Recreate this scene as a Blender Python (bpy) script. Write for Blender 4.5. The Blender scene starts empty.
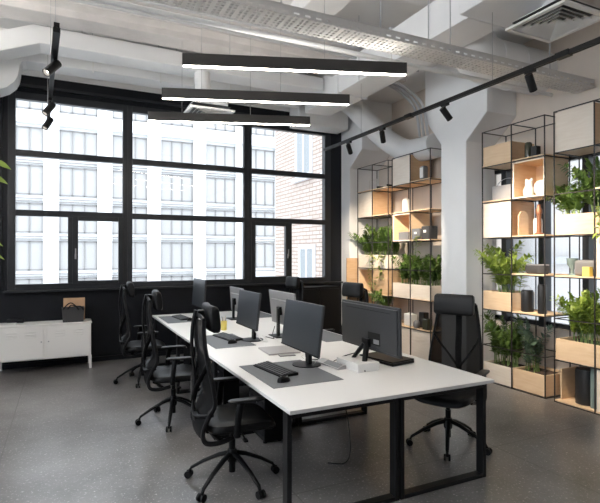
import bpy, bmesh, math, random
from math import sin, cos, pi, radians, atan2, sqrt
from mathutils import Vector, Matrix, Euler

sc = bpy.context.scene
COL = sc.collection
CAM = Vector((0, 0, 1.66))
rnd = random.Random(7)

# ------------------------------------------------------------------ materials
def _nt(name):
    m = bpy.data.materials.new(name); m.use_nodes = True
    nt = m.node_tree; nt.nodes.clear()
    out = nt.nodes.new('ShaderNodeOutputMaterial')
    return m, nt, out

def mat(name, col, rough=.5, metal=0., spec=.5, noise=0., nscale=8., bump=0., bscale=60., coat=0.):
    m, nt, out = _nt(name)
    b = nt.nodes.new('ShaderNodeBsdfPrincipled')
    b.inputs['Base Color'].default_value = (*col, 1)
    b.inputs['Roughness'].default_value = rough
    b.inputs['Metallic'].default_value = metal
    b.inputs['Specular IOR Level'].default_value = spec
    b.inputs['Coat Weight'].default_value = coat
    nt.links.new(b.outputs[0], out.inputs[0])
    tc = nt.nodes.new('ShaderNodeTexCoord')
    if noise > 0:
        n = nt.nodes.new('ShaderNodeTexNoise'); n.inputs['Scale'].default_value = nscale
        n.inputs['Detail'].default_value = 5
        r = nt.nodes.new('ShaderNodeValToRGB')
        r.color_ramp.elements[0].position = .3; r.color_ramp.elements[1].position = .7
        r.color_ramp.elements[0].color = (*[c * (1 - noise) for c in col], 1)
        r.color_ramp.elements[1].color = (*[min(1, c * (1 + noise)) for c in col], 1)
        nt.links.new(tc.outputs['Object'], n.inputs['Vector'])
        nt.links.new(n.outputs['Fac'], r.inputs[0]); nt.links.new(r.outputs[0], b.inputs['Base Color'])
    if bump > 0:
        n = nt.nodes.new('ShaderNodeTexNoise'); n.inputs['Scale'].default_value = bscale
        bp = nt.nodes.new('ShaderNodeBump'); bp.inputs['Strength'].default_value = bump
        bp.inputs['Distance'].default_value = .01
        nt.links.new(tc.outputs['Object'], n.inputs['Vector'])
        nt.links.new(n.outputs['Fac'], bp.inputs['Height']); nt.links.new(bp.outputs[0], b.inputs['Normal'])
    return m

def emis(name, col, s):
    m, nt, out = _nt(name)
    e = nt.nodes.new('ShaderNodeEmission'); e.inputs[0].default_value = (*col, 1); e.inputs[1].default_value = s
    nt.links.new(e.outputs[0], out.inputs[0]); return m

def wood(name, c1, c2, rough=.55, stretch=(1.2, 1.2, 9), scale=3.):
    m, nt, out = _nt(name)
    b = nt.nodes.new('ShaderNodeBsdfPrincipled'); b.inputs['Roughness'].default_value = rough
    tc = nt.nodes.new('ShaderNodeTexCoord'); mp = nt.nodes.new('ShaderNodeMapping')
    mp.inputs['Scale'].default_value = stretch
    n = nt.nodes.new('ShaderNodeTexNoise'); n.inputs['Scale'].default_value = scale; n.inputs['Detail'].default_value = 8
    n.inputs['Distortion'].default_value = .6
    r = nt.nodes.new('ShaderNodeValToRGB'); r.color_ramp.elements[0].position = .32; r.color_ramp.elements[1].position = .7
    r.color_ramp.elements[0].color = (*c1, 1); r.color_ramp.elements[1].color = (*c2, 1)
    L = nt.links.new
    L(tc.outputs['Object'], mp.inputs[0]); L(mp.outputs[0], n.inputs['Vector']); L(n.outputs['Fac'], r.inputs[0])
    L(r.outputs[0], b.inputs['Base Color']); L(b.outputs[0], out.inputs[0])
    return m

def floor_mat():
    m, nt, out = _nt('polished_concrete'); L = nt.links.new; N = nt.nodes.new
    b = N('ShaderNodeBsdfPrincipled'); tc = N('ShaderNodeTexCoord')
    n1 = N('ShaderNodeTexNoise'); n1.inputs['Scale'].default_value = 1.1; n1.inputs['Detail'].default_value = 7; n1.inputs['Roughness'].default_value = .62
    r1 = N('ShaderNodeValToRGB')
    r1.color_ramp.elements[0].position = .3; r1.color_ramp.elements[0].color = (.070, .065, .062, 1)
    r1.color_ramp.elements[1].position = .72; r1.color_ramp.elements[1].color = (.205, .198, .196, 1)
    # pale aggregate speckle
    n2 = N('ShaderNodeTexNoise'); n2.inputs['Scale'].default_value = 48; n2.inputs['Detail'].default_value = 6; n2.inputs['Roughness'].default_value = .72
    r3 = N('ShaderNodeValToRGB'); r3.color_ramp.elements[0].position = .57; r3.color_ramp.elements[1].position = .70
    mul2 = N('ShaderNodeMath'); mul2.operation = 'MULTIPLY'; mul2.inputs[1].default_value = 1.
    mix = N('ShaderNodeMixRGB'); mix.inputs['Color2'].default_value = (.62, .60, .57, 1)
    # saw-cut joints, 1.8 m apart
    br = N('ShaderNodeTexBrick'); br.offset = 0; br.inputs['Scale'].default_value = 1
    br.inputs['Brick Width'].default_value = 1.9; br.inputs['Row Height'].default_value = 1.9
    br.inputs['Mortar Size'].default_value = .006; br.inputs['Mortar Smooth'].default_value = .1
    mp = N('ShaderNodeMapping'); mp.inputs['Location'].default_value = (.46, .75, 0)
    mixj = N('ShaderNodeMixRGB'); mixj.inputs['Color2'].default_value = (.045, .042, .04, 1)
    jf = N('ShaderNodeMath'); jf.operation = 'MULTIPLY'; jf.inputs[1].default_value = .55
    L(tc.outputs['Object'], n1.inputs['Vector']); L(n1.outputs['Fac'], r1.inputs[0])
    L(tc.outputs['Object'], n2.inputs['Vector']); L(n2.outputs['Fac'], r3.inputs[0])
    L(r3.outputs[0], mul2.inputs[0])
    L(mul2.outputs[0], mix.inputs['Fac']); L(r1.outputs[0], mix.inputs['Color1'])
    L(tc.outputs['Object'], mp.inputs[0]); L(mp.outputs[0], br.inputs['Vector']); L(br.outputs['Fac'], jf.inputs[0])
    L(jf.outputs[0], mixj.inputs['Fac']); L(mix.outputs[0], mixj.inputs['Color1']); L(mixj.outputs[0], b.inputs['Base Color'])
    b.inputs['Roughness'].default_value = .29; b.inputs['Specular IOR Level'].default_value = .75
    bp = N('ShaderNodeBump'); bp.inputs['Strength'].default_value = .12; bp.inputs['Distance'].default_value = .006
    n3 = N('ShaderNodeTexNoise'); n3.inputs['Scale'].default_value = 30; n3.inputs['Detail'].default_value = 6
    L(tc.outputs['Object'], n3.inputs['Vector']); L(n3.outputs['Fac'], bp.inputs['Height']); L(bp.outputs[0], b.inputs['Normal'])
    L(b.outputs[0], out.inputs[0]); return m

def glass_mat(name, tint=(.97, .985, 1)):
    m, nt, out = _nt(name); N = nt.nodes.new; L = nt.links.new
    t = N('ShaderNodeBsdfTransparent'); t.inputs[0].default_value = (*tint, 1)
    g = N('ShaderNodeBsdfGlossy'); g.inputs['Roughness'].default_value = .02
    f = N('ShaderNodeFresnel'); f.inputs[0].default_value = 1.35
    mx = N('ShaderNodeMixShader'); L(f.outputs[0], mx.inputs[0]); L(t.outputs[0], mx.inputs[1]); L(g.outputs[0], mx.inputs[2])
    L(mx.outputs[0], out.inputs[0]); return m

def mesh_fabric():
    m, nt, out = _nt('black_mesh_fabric'); N = nt.nodes.new; L = nt.links.new
    t = N('ShaderNodeBsdfTransparent')
    d = N('ShaderNodeBsdfPrincipled'); d.inputs['Base Color'].default_value = (.004, .004, .0045, 1); d.inputs['Roughness'].default_value = .7; d.inputs['Specular IOR Level'].default_value = .12
    mx = N('ShaderNodeMixShader'); mx.inputs[0].default_value = .94
    L(t.outputs[0], mx.inputs[1]); L(d.outputs[0], mx.inputs[2]); L(mx.outputs[0], out.inputs[0]); return m

def leaf_mat(name, c1, c2):
    m, nt, out = _nt(name); N = nt.nodes.new; L = nt.links.new
    oi = N('ShaderNodeTexCoord'); n = N('ShaderNodeTexNoise'); n.inputs['Scale'].default_value = 7; n.inputs['Detail'].default_value = 2
    r = N('ShaderNodeValToRGB'); r.color_ramp.elements[0].position = .35; r.color_ramp.elements[1].position = .65
    r.color_ramp.elements[0].color = (*c1, 1); r.color_ramp.elements[1].color = (*c2, 1)
    b = N('ShaderNodeBsdfPrincipled'); b.inputs['Roughness'].default_value = .38
    tr = N('ShaderNodeBsdfTranslucent'); mx = N('ShaderNodeMixShader'); mx.inputs[0].default_value = .28
    L(oi.outputs['Object'], n.inputs['Vector']); L(n.outputs['Fac'], r.inputs[0])
    L(r.outputs[0], b.inputs['Base Color']); L(r.outputs[0], tr.inputs[0])
    L(b.outputs[0], mx.inputs[1]); L(tr.outputs[0], mx.inputs[2]); L(mx.outputs[0], out.inputs[0]); return m

def brick_mat():
    m, nt, out = _nt('pale_brick'); N = nt.nodes.new; L = nt.links.new
    b = N('ShaderNodeBsdfPrincipled'); b.inputs['Roughness'].default_value = .8
    tc = N('ShaderNodeTexCoord'); mp = N('ShaderNodeMapping'); mp.inputs['Rotation'].default_value = (radians(90), 0, radians(90))
    sx = N('ShaderNodeSeparateXYZ'); cx = N('ShaderNodeCombineXYZ')
    br = N('ShaderNodeTexBrick'); br.inputs['Scale'].default_value = 1
    br.inputs['Brick Width'].default_value = .46; br.inputs['Row Height'].default_value = .125; br.inputs['Mortar Size'].default_value = .016
    br.inputs['Color1'].default_value = (.50, .43, .39, 1); br.inputs['Color2'].default_value = (.43, .36, .31, 1)
    br.inputs['Mortar'].default_value = (.26, .19, .16, 1)
    L(tc.outputs['Object'], sx.inputs[0])
    ad = N('ShaderNodeMath'); L(sx.outputs[0], ad.inputs[0]); L(sx.outputs[1], ad.inputs[1])
    L(ad.outputs[0], cx.inputs[0]); L(sx.outputs[2], cx.inputs[1])
    L(cx.outputs[0], br.inputs['Vector']); L(br.outputs['Color'], b.inputs['Base Color']); L(b.outputs[0], out.inputs[0]); return m

M = dict(
    floor=floor_mat(),
    black=mat('black_paint', (.006, .007, .010), .45, spec=.3, noise=.25, nscale=3),
    frame=mat('dark_window_frame', (.018, .020, .024), .38),
    whitewall=mat('white_paint', (.88, .88, .88), .6, bump=.06, bscale=30, noise=.03, nscale=2),
    beigewall=mat('warm_beige_paint', (.70, .62, .545), .75, noise=.05, nscale=3, bump=.05, bscale=40),
    ceil=mat('ceiling_paint', (.80, .79, .78), .8, noise=.04, nscale=2, bump=.08, bscale=20),
    beam=mat('painted_concrete', (.62, .59, .57), .8, noise=.08, nscale=4, bump=.2, bscale=25),
    duct=mat('painted_duct', (.82, .82, .82), .5, noise=.02, nscale=3),
    tray=mat('galvanised_tray', (.76, .74, .71), .5),
    trayrail=mat('galvanised_rail', (.56, .54, .52), .5),
    cable=mat('pale_cable', (.62, .60, .58), .6),
    conduit=mat('grey_conduit', (.50, .50, .51), .45),
    table=mat('white_laminate', (.80, .785, .765), .38, spec=.5),
    edge=mat('laminate_edge', (.60, .59, .58), .5),
    legs=mat('black_powder_coat', (.007, .007, .0075), .42, spec=.25),
    plastic=mat('black_plastic', (.004, .004, .0045), .4, spec=.18),
    soft=mat('black_leatherette', (.006, .006, .0065), .45, spec=.22, bump=.1, bscale=180),
    fabric=mat('black_fabric', (.010, .010, .012), .7, spec=.2),
    meshf=mesh_fabric(),
    chrome=mat('grey_metal', (.45, .45, .46), .3, metal=.9),
    screen=mat('matte_screen', (.028, .032, .038), .33, spec=.5),
    monback=mat('monitor_back', (.030, .031, .034), .42),
    mongrey=mat('grey_monitor_back', (.26, .26, .265), .45),
    matpad=mat('charcoal_felt', (.13, .137, .147), .6),
    key=mat('dark_keys', (.022, .023, .026), .45),
    silver=mat('silver_aluminium', (.42, .40, .395), .4, metal=.3),
    whitep=mat('white_plastic', (.78, .77, .75), .4),
    locker=mat('white_locker', (.82, .80, .78), .4),
    shelfmetal=mat('black_shelf_steel', (.022, .018, .017), .42),
    ply=wood('plywood', (.70, .50, .31), (.77, .58, .39)),
    plyb=wood('plywood_pale', (.78, .68, .57), (.84, .75, .65)),
    plyd=wood('plywood_warm', (.54, .35, .20), (.62, .43, .27)),
    soil=mat('soil', (.05, .03, .02), .9, noise=.4, nscale=40),
    leafA=leaf_mat('fresh_leaf', (.22, .32, .05), (.40, .50, .12)),
    leafB=leaf_mat('deep_leaf', (.085, .165, .035), (.20, .30, .075)),
    leafC=leaf_mat('grey_leaf', (.10, .16, .11), (.22, .30, .22)),
    leafY=leaf_mat('lime_leaf', (.26, .32, .08), (.42, .46, .16)),
    stem=mat('plant_stem', (.16, .24, .07), .5),
    trunk=mat('plant_trunk', (.20, .14, .09), .8),
    ceramic=mat('white_ceramic', (.68, .66, .63), .35),
    dark=mat('dark_ceramic', (.014, .014, .015), .4),
    olive=mat('olive_glass', (.05, .052, .035), .15),
    greyc=mat('grey_ceramic', (.16, .16, .165), .45),
    copper=mat('copper', (.24, .10, .05), .4, metal=.3),
    yellow=mat('yellow_card', (.80, .66, .16), .6),
    kraft=mat('brown_cardboard', (.52, .33, .20), .75, noise=.08, nscale=6),
    felt=mat('grey_felt', (.045, .045, .048), .85, bump=.3, bscale=120),
    teal=mat('teal_glass', (.19, .25, .24), .12),
    led=emis('warm_led', (1, .91, .78), 19),
    spotface=emis('spot_lens', (1, .93, .82), 14),
    glass=glass_mat('window_glass'),
    nwall=mat('grey_render', (.55, .55, .55), .85),
    darkpane=mat('dim_pane', (.26, .28, .29), .6),
    bwall=mat('pale_render', (.82, .83, .84), .85),
    bband=mat('pale_stone', (.5, .52, .55), .85),
    bframe=mat('facade_frame', (.26, .255, .25), .7),
    bglass=mat('facade_pane', (.40, .395, .39), .5),
    brick=brick_mat(),
    winwhite=mat('white_casement', (.62, .63, .65), .6, spec=.2),
    street=mat('pale_paving', (.5, .5, .5), .9),
    terra=mat('terracotta', (.45, .24, .15), .8),
)

# ------------------------------------------------------------------ geometry
class MB:
    def __init__(s): s.v = []; s.f = []; s.m = []; s.mi = 0
    def add(s, vs, fs):
        o = len(s.v); s.v += [tuple(v) for v in vs]
        s.f += [tuple(i + o for i in f) for f in fs]; s.m += [s.mi] * len(fs); return s
    def box(s, x0, x1, y0, y1, z0, z1):
        return s.add([(x0,y0,z0),(x1,y0,z0),(x1,y1,z0),(x0,y1,z0),(x0,y0,z1),(x1,y0,z1),(x1,y1,z1),(x0,y1,z1)],
                     [(3,2,1,0),(4,5,6,7),(0,1,5,4),(1,2,6,5),(2,3,7,6),(3,0,4,7)])
    def obox(s, c, size, R=None):
        R = R or Matrix.Identity(3); c = Vector(c); a, b, d = [k / 2 for k in size]
        vs = [c + R @ Vector(p) for p in ((-a,-b,-d),(a,-b,-d),(a,b,-d),(-a,b,-d),(-a,-b,d),(a,-b,d),(a,b,d),(-a,b,d))]
        return s.add(vs, [(3,2,1,0),(4,5,6,7),(0,1,5,4),(1,2,6,5),(2,3,7,6),(3,0,4,7)])
    def tube(s, pts, r, n=8, sx=1., sz=1., cap=True, up=None):
        P = [Vector(p) for p in pts]; rs = r if isinstance(r, (list, tuple)) else [r] * len(P)
        rings = []; T0 = (P[1] - P[0]).normalized()
        u = Vector(up) if up else (Vector((0, 0, 1)) if abs(T0.z) < .9 else Vector((1, 0, 0)))
        for i, p in enumerate(P):
            T = (P[min(i + 1, len(P) - 1)] - P[max(i - 1, 0)]).normalized()
            a = u.cross(T)
            if a.length < 1e-5: a = Vector((1, 0, 0)).cross(T)
            a.normalize(); b = T.cross(a).normalized(); u = b
            rings.append([p + (a * cos(2*pi*k/n + pi/n) * sx + b * sin(2*pi*k/n + pi/n) * sz) * rs[i] for k in range(n)])
        vs = [q for R in rings for q in R]; fs = []
        for i in range(len(P) - 1):
            for k in range(n):
                fs.append((i*n + k, i*n + (k+1) % n, (i+1)*n + (k+1) % n, (i+1)*n + k))
        if cap: fs += [tuple(range(n))[::-1], tuple((len(P)-1)*n + k for k in range(n))]
        return s.add(vs, fs)
    def cyl(s, p0, p1, r0, r1=None, n=16): return s.tube([p0, p1], [r0, r0 if r1 is None else r1], n)
    def lathe(s, prof, c=(0,0,0), n=24):
        c = Vector(c); vs = []; fs = []
        for r, z in prof:
            for k in range(n):
                a = 2*pi*k/n; vs.append(c + Vector((max(r, 1e-4)*cos(a), max(r, 1e-4)*sin(a), z)))
        for i in range(len(prof) - 1):
            for k in range(n): fs.append((i*n+k, i*n+(k+1) % n, (i+1)*n+(k+1) % n, (i+1)*n+k))
        fs += [tuple(range(n))[::-1], tuple((len(prof)-1)*n + k for k in range(n))]
        return s.add(vs, fs)
    def prism(s, poly, axis, a0, a1):
        n = len(poly)
        def P(p, a):
            return (a, p[0], p[1]) if axis == 'x' else (p[0], a, p[1]) if axis == 'y' else (p[0], p[1], a)
        vs = [P(p, a0) for p in poly] + [P(p, a1) for p in poly]
        fs = [tuple(range(n))[::-1], tuple(range(n, 2*n))] + [(i, (i+1) % n, n + (i+1) % n, n + i) for i in range(n)]
        return s.add(vs, fs)
    def build(s, name, material, parent=None, smooth=False, bevel=0., seg=2, off=None, recalc=True):
        me = bpy.data.meshes.new(name)
        vs = s.v if off is None else [(v[0]-off[0], v[1]-off[1], v[2]-off[2]) for v in s.v]
        me.from_pydata(vs, [], s.f)
        mats = material if isinstance(material, (list, tuple)) else [material]
        for mm in mats: me.materials.append(mm)
        if len(mats) > 1:
            me.polygons.foreach_set('material_index', s.m)
        if recalc:
            bm = bmesh.new(); bm.from_mesh(me); bmesh.ops.recalc_face_normals(bm, faces=bm.faces); bm.to_mesh(me); bm.free()
        if smooth:
            me.polygons.foreach_set('use_smooth', [True] * len(me.polygons))
            try: me.set_sharp_from_angle(angle=radians(40))
            except Exception: pass
        o = bpy.data.objects.new(name, me); COL.objects.link(o)
        if parent is not None: o.parent = parent
        if bevel > 0:
            b = o.modifiers.new('bevel', 'BEVEL'); b.width = bevel; b.segments = seg; b.limit_method = 'ANGLE'; b.angle_limit = radians(50)
            b.harden_normals = False
        return o

def tag(o, label, cat, group=None):
    o['label'] = label; o['category'] = cat
    if group: o['group'] = group
    return o
def thing(name, loc, label, cat, group=None, rotz=0.):
    o = bpy.data.objects.new(name, None); COL.objects.link(o); o.empty_display_size = .1
    o.location = loc; o.rotation_euler = (0, 0, rotz); return tag(o, label, cat, group)
def struct(name, mb, material, **k):
    o = mb.build(name, material, **k)
    if o.parent is None: o['kind'] = 'structure'
    return o
def kids(o): return [c for c in bpy.data.objects if c.parent is o]
def copy_tree(o, parent=None):
    c = o.copy(); COL.objects.link(c); c.parent = parent
    for ch in KIDS.get(o.name, None) or kids(o): copy_tree(ch, c)
    return c
KIDS = {}
def bez(p0, p1, p2, p3, n=12):
    P = [Vector(p) for p in (p0, p1, p2, p3)]; o = []
    for i in range(n + 1):
        t = i / n; o.append(P[0]*(1-t)**3 + P[1]*3*t*(1-t)**2 + P[2]*3*t*t*(1-t) + P[3]*t**3)
    return o
def catmull(pts, n=6):
    P = [Vector(p) for p in pts]; P = [P[0]*2 - P[1]] + P + [P[-1]*2 - P[-2]]; o = []
    for i in range(1, len(P) - 2):
        for k in range(n):
            t = k / n; a, b, c, d = P[i-1], P[i], P[i+1], P[i+2]
            o.append(.5*((2*b) + (c-a)*t + (2*a-5*b+4*c-d)*t*t + (3*b-a-3*c+d)*t**3))
    o.append(P[-2]); return o

# ------------------------------------------------------------------ room shell
WY = 8.15; RX = 5.5; CZ = 4.9; LX = -4.2; BY = -4.5
struct('floor', MB().box(LX-.3, RX+.3, BY-.3, WY+.35, -.2, 0), M['floor'])
struct('ceiling', MB().box(LX-.3, RX+.3, BY-.3, WY+.35, CZ, CZ+.2), M['ceil'])
w = MB().box(LX-.3, LX, BY, WY+.35, 0, .9); w.box(LX-.3, LX, BY, WY+.35, 4.0, CZ)
LWY = (-3.9, -1.7, .5, 2.7, 4.9, 7.1)  # glazing added to the unseen left wall to let in fill daylight
w.box(LX-.3, LX, BY, LWY[0], .9, 4.0); w.box(LX-.3, LX, LWY[-1], WY+.35, .9, 4.0)
struct('wall_left', w, M['whitewall'])
f = MB(); f.box(LX-.2, LX-.08, LWY[0], LWY[-1], .9, .98); f.box(LX-.2, LX-.08, LWY[0], LWY[-1], 3.92, 4.0); f.box(LX-.2, LX-.08, LWY[0], LWY[-1], 2.25, 2.34)
for y in LWY: f.box(LX-.2, LX-.08, y-.06, y+.06, .9, 4.0)
o5 = struct('window_5', f, M['frame'])  # added window in the unseen left wall, for fill daylight
for a, b in zip(LWY[:-1], LWY[1:]): MB().box(LX-.15, LX-.14, a+.05, b-.05, .95, 3.95).build('pane', M['glass'], o5)
struct('wall_back', MB().box(LX, RX, BY-.3, BY, 0, CZ), mat('dark_grey_paint', (.10, .10, .105), .7))
w = MB().box(LX, RX+.3, WY, WY+.35, 0, 1.125)
w.box(LX, RX+.3, WY, WY+.35, 4.02, 4.27); w.box(4.60, RX+.3, WY, WY+.35, 1.125, 4.02); w.box(LX, -.735, WY, WY+.35, 1.125, 4.02)
struct('wall_front', w, M['black'])
struct('wall_front_upper', MB().box(LX, RX+.3, WY-.02, WY+.35, 4.27, CZ), M['ceil'])
# right wall with a glazed strip behind the near shelves
WY0, WY1, WZ0, WZ1 = 1.0, 5.12, .72, 2.86
w = MB().box(RX, RX+.3, WY1, WY, 0, CZ); w.box(RX, RX+.3, BY, WY0, 0, CZ)
w.box(RX, RX+.3, WY0, WY1, 0, WZ0); w.box(RX, RX+.3, WY0, WY1, WZ1, CZ)
struct('wall_right', w, M['beigewall'])
# dark panels left of the glazing, in line with the transoms
t = MB()
for z0, z1 in ((1.2, 2.2), (2.3, 3.09), (3.18, 3.95)): t.box(-1.6, -.80, WY-.03, WY, z0, z1)
struct('trim_1', t, M['black'], bevel=.004)
struct('trim_2', MB().box(-.78, 4.72, WY-.055, WY, 4.085, 4.13), M['frame'])
struct('trim_3', MB().box(-.78, 4.83, WY-.09, WY, 1.10, 1.128), M['frame'], bevel=.004)
struct('baseboard_front', MB().box(LX, 4.8, WY-.015, WY, 0, .07), M['black'])

# big window: three bays, each bay a structure object with frame, panes, casement
fy0, fy1 = WY, WY + .10
def bay(n, gx0, gx1, ox0, ox1, split=None, left_casement=None):
    f = MB()
    f.box(ox0, gx0, fy0, fy1, 1.128, 4.02); f.box(gx1, ox1, fy0, fy1, 1.128, 4.02)
    for z0, z1 in ((3.92, 4.02), (3.09, 3.18), (2.215, 2.304), (1.128, 1.215)): f.box(gx0, gx1, fy0, fy1, z0, z1)
    if split: f.box(split[0], split[1], fy0, fy1, 1.215, 2.215)
    o = struct('window_%d' % n, f, M['frame'], bevel=.005)
    ym = WY + .06
    def pane(x0, x1, z0, z1): MB().box(x0-.005, x1+.005, ym, ym+.008, z0-.005, z1+.005).build('pane', M['glass'], o)
    pane(gx0, gx1, 3.18, 3.92); pane(gx0, gx1, 2.304, 3.09)
    if not split: pane(gx0, gx1, 1.215, 2.215)
    else:
        cas = (gx0, split[0]) if left_casement else (split[1], gx1); fix = (split[1], gx1) if left_casement else (gx0, split[0])
        pane(fix[0], fix[1], 1.215, 2.215)
        s = MB(); a, b = cas; wd = .065; y0, y1 = WY-.02, WY+.07
        s.box(a-.012, a+wd, y0, y1, 1.2, 2.23); s.box(b-wd, b+.012, y0, y1, 1.2, 2.23)
        s.box(a+wd, b-wd, y0, y1, 1.2, 1.25); s.box(a+wd, b-wd, y0, y1, 2.165, 2.23)
        s.build('casement_frame', M['frame'], o, bevel=.005)
        pane(a+wd, b-wd, 1.25, 2.165)
        hx = b - .03 if left_casement else a + .03
        h = MB().box(hx-.012, hx+.012, y0-.012, y0, 1.58, 1.66); h.box(hx-.009, hx+.009, y0-.04, y0-.012, 1.61, 1.63); h.box(hx-.009, hx+.009, y0-.045, y0-.03, 1.62, 1.74)
        h.build('window_handle', M['chrome'], o, bevel=.003)
    return o
bay(1, -.64, .832, -.735, .905, (.049, .125), False)
bay(2, .978, 2.85, .905, 2.9235)
bay(3, 2.997, 4.474, 2.9235, 4.60, (3.715, 3.78), True)
# right wall glazing
f = MB(); 
f.box(RX+.1, RX+.18, WY0, WY1, WZ0, WZ0+.06); f.box(RX+.1, RX+.18, WY0, WY1, WZ1-.05, WZ1)
for y in (4.893, 4.30, 3.704, 3.11, 2.515, 1.92, 1.32): f.box(RX+.03, RX+.18, y-.04, y+.04, WZ0-.02, WZ1)
o4 = struct('window_4', f, M['frame'], bevel=.004)
ys = [WY1, 4.893, 4.30, 3.704, 3.11, 2.515, 1.92, 1.32, WY0]
for a, b in zip(ys[1:], ys[:-1]): MB().box(RX+.135, RX+.145, a, b, WZ0+.05, WZ1-.04).build('pane', M['glass'], o4)

# columns with flared capitals
def column(name, x, y0, y1, zc0, zc1, k0, k1, dx=.6):
    c = MB(); poly = [(y0, 0), (y1, 0), (y1, zc0[1]), (k1, zc1[1]), (k1, 4.5), (k0, 4.5), (k0, zc1[0]), (y0, zc0[0])]
    c.prism(poly, 'x', x, x + dx)
    return c
c = column('col', 4.955, 5.014, 5.507, (3.206, 3.25), (3.52, 3.70), 4.645, 5.857, .545)
struct('column', c, M['whitewall'], bevel=.012)
c = column('col', 4.83, 7.84, 8.15, (3.26, 3.264), (3.55, 3.55), 7.42, 8.15, .67)
struct('column', c, M['whitewall'], bevel=.012)
# ceiling beams
struct('beam', MB().box(4.75, RX, BY, WY-.02, 4.45, CZ), M['ceil'], bevel=.02)
b = MB()
b.prism([(5.75,CZ),(5.75,4.62),(5.85,4.55),(5.95,4.55),(5.95,4.44),(6.05,4.40),(6.05,4.32),(6.38,4.32),(6.38,4.40),(6.48,4.44),(6.48,4.55),(6.58,4.62),(6.58,CZ)], 'x', LX, 4.75)
struct('beam', b, M['beam'], bevel=.008)
for y in (2.2, -1.2): struct('beam', MB().box(LX, 4.75, y, y+.55, 4.45, CZ), M['ceil'], bevel=.02)
struct('beam', MB().box(LX, 4.75, 4.0, 4.5, 4.55, CZ), M['ceil'], bevel=.02)
struct('beam', MB().box(2.62, 3.07, BY, WY-.02, 4.66, CZ), M['ceil'], bevel=.02)

# ------------------------------------------------------------------ ceiling services
# slim pendant lamps
def lamp():
    L = thing('linear_pendant_lamp', (0,0,0), '', 'lamp', 'linear pendant lamps')
    MB().box(-1.01, 1.01, -.035, .035, .0095, .115).build('housing', M['lamphouse'], L, bevel=.004)
    MB().box(-1.005, 1.005, -.024, .024, .007, .016).build('diffuser', M['led'], L, bevel=.004)
    MB().box(-.98, .98, -.022, .022, .114, .1165).build('upper_fill_diffuser', M['ledup_fill'], L)  # glowing strip added on the hidden top to lift the ceiling
    for x in (-.6, .25):
        MB().cyl((x, 0, .115), (x, 0, CZ-3.3), .0022, n=6).build('suspension_wire', M['chrome'], L)
    return L
M['ledup_fill'] = emis('added_uplight', (1, .95, .88), 5)
M['lamphouse'] = mat('lamp_housing', (.03, .027, .025), .5)
FILL_LAMPS = ((-2.5, 2.2, 'the left aisle'), (-2.5, 3.7, 'the added left windows'), (-2.5, 5.2, 'the window corner'), (-2.2, .4, 'the near end'))  # extra lamps out of view, added only to brighten the room
M['ledfill'] = emis('fill_led', (.95, .97, 1), 36); M['ledfillup'] = emis('fill_uplight', (1, .96, .91), 130)
L0 = lamp(); ang = atan2(-.68, 1.91)
for i, (x, y, lab) in enumerate(((1.885, 3.955, 'slim lit pendant bar over the near table end, topmost of the three in view'),
                      (1.885, 4.95, 'slim lit pendant bar, the middle one of the three over the long table'),
                      (1.885, 5.91, 'slim lit pendant bar closest to the big window, lowest of the three in view'),
                      *[(x, y, 'added fill-light pendant bar beyond the left edge of the view, by %s' % n) for x, y, n in FILL_LAMPS])):
    o = L0 if i == 0 else copy_tree(L0 if i <= 3 else LB)
    o.location = (x, y, 3.3); o.rotation_euler = (0, 0, ang); o['label'] = lab
    if i == 3:      # the added fill lamps get a much brighter emission
        for k in o.children:
            if 'diffuser' in k.name:
                k.data = k.data.copy(); k.data.materials[0] = M['ledfillup' if k.name.startswith('upper') else 'ledfill']
        LB = o

# perforated cable tray across the room
tx0, tx1, ty0, ty1, tz = -2.2, 5.42, 3.52, 3.78, 3.56
tr = thing('cable_tray', (tx0, ty0, tz), 'perforated metal cable tray hung across the ceiling in front of the white column', 'cable tray')
b = MB(); n = int((tx1-tx0)/.10)
for k in range(6):
    y = ty0 + .012 + k * (ty1-ty0-.024-.018)/5; b.box(tx0, tx1, y, y+.018, tz, tz+.003)
for i in range(n + 1):
    x = tx0 + i * .10; b.box(x, min(x+.035, tx1), ty0, ty1, tz-.001, tz+.0025)
    b.box(x+.06, min(x+.075, tx1), ty0, ty1, tz-.001, tz+.0025)
b.build('perforated_bottom', M['tray'], tr, off=(tx0, ty0, tz))
for y, nm in ((ty0, 'side_rail'), (ty1-.004, 'side_rail')):
    s = MB()
    s.box(tx0, tx1, y, y+.004, tz, tz+.018); s.box(tx0, tx1, y, y+.004, tz+.034, tz+.075)
    for i in range(n): s.box(tx0+i*.1, tx0+i*.1+.05, y, y+.004, tz+.018, tz+.034)
    s.box(tx0, tx1, y-.006, y+.010, tz+.073, tz+.078)
    s.build(nm, M['trayrail'], tr, off=(tx0, ty0, tz))
for k in range(5):
    y = ty0 + .04 + k*.045
    pts = [(tx0 + .1 + i*.5, y + rnd.uniform(-.012, .012), tz+.016+rnd.uniform(0, .01)) for i in range(15)]
    MB().tube(catmull(pts, 4), .011, 6).build('cable', M['cable'], tr, off=(tx0, ty0, tz), smooth=True)
for x in (-1.2, .45, 1.55, 2.5, 3.3, 4.7):
    MB().cyl((x, ty0+.02, tz), (x, ty0+.02, CZ), .006, n=6).build('hanger_rod', M['conduit'], tr, off=(tx0, ty0, tz))

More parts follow.
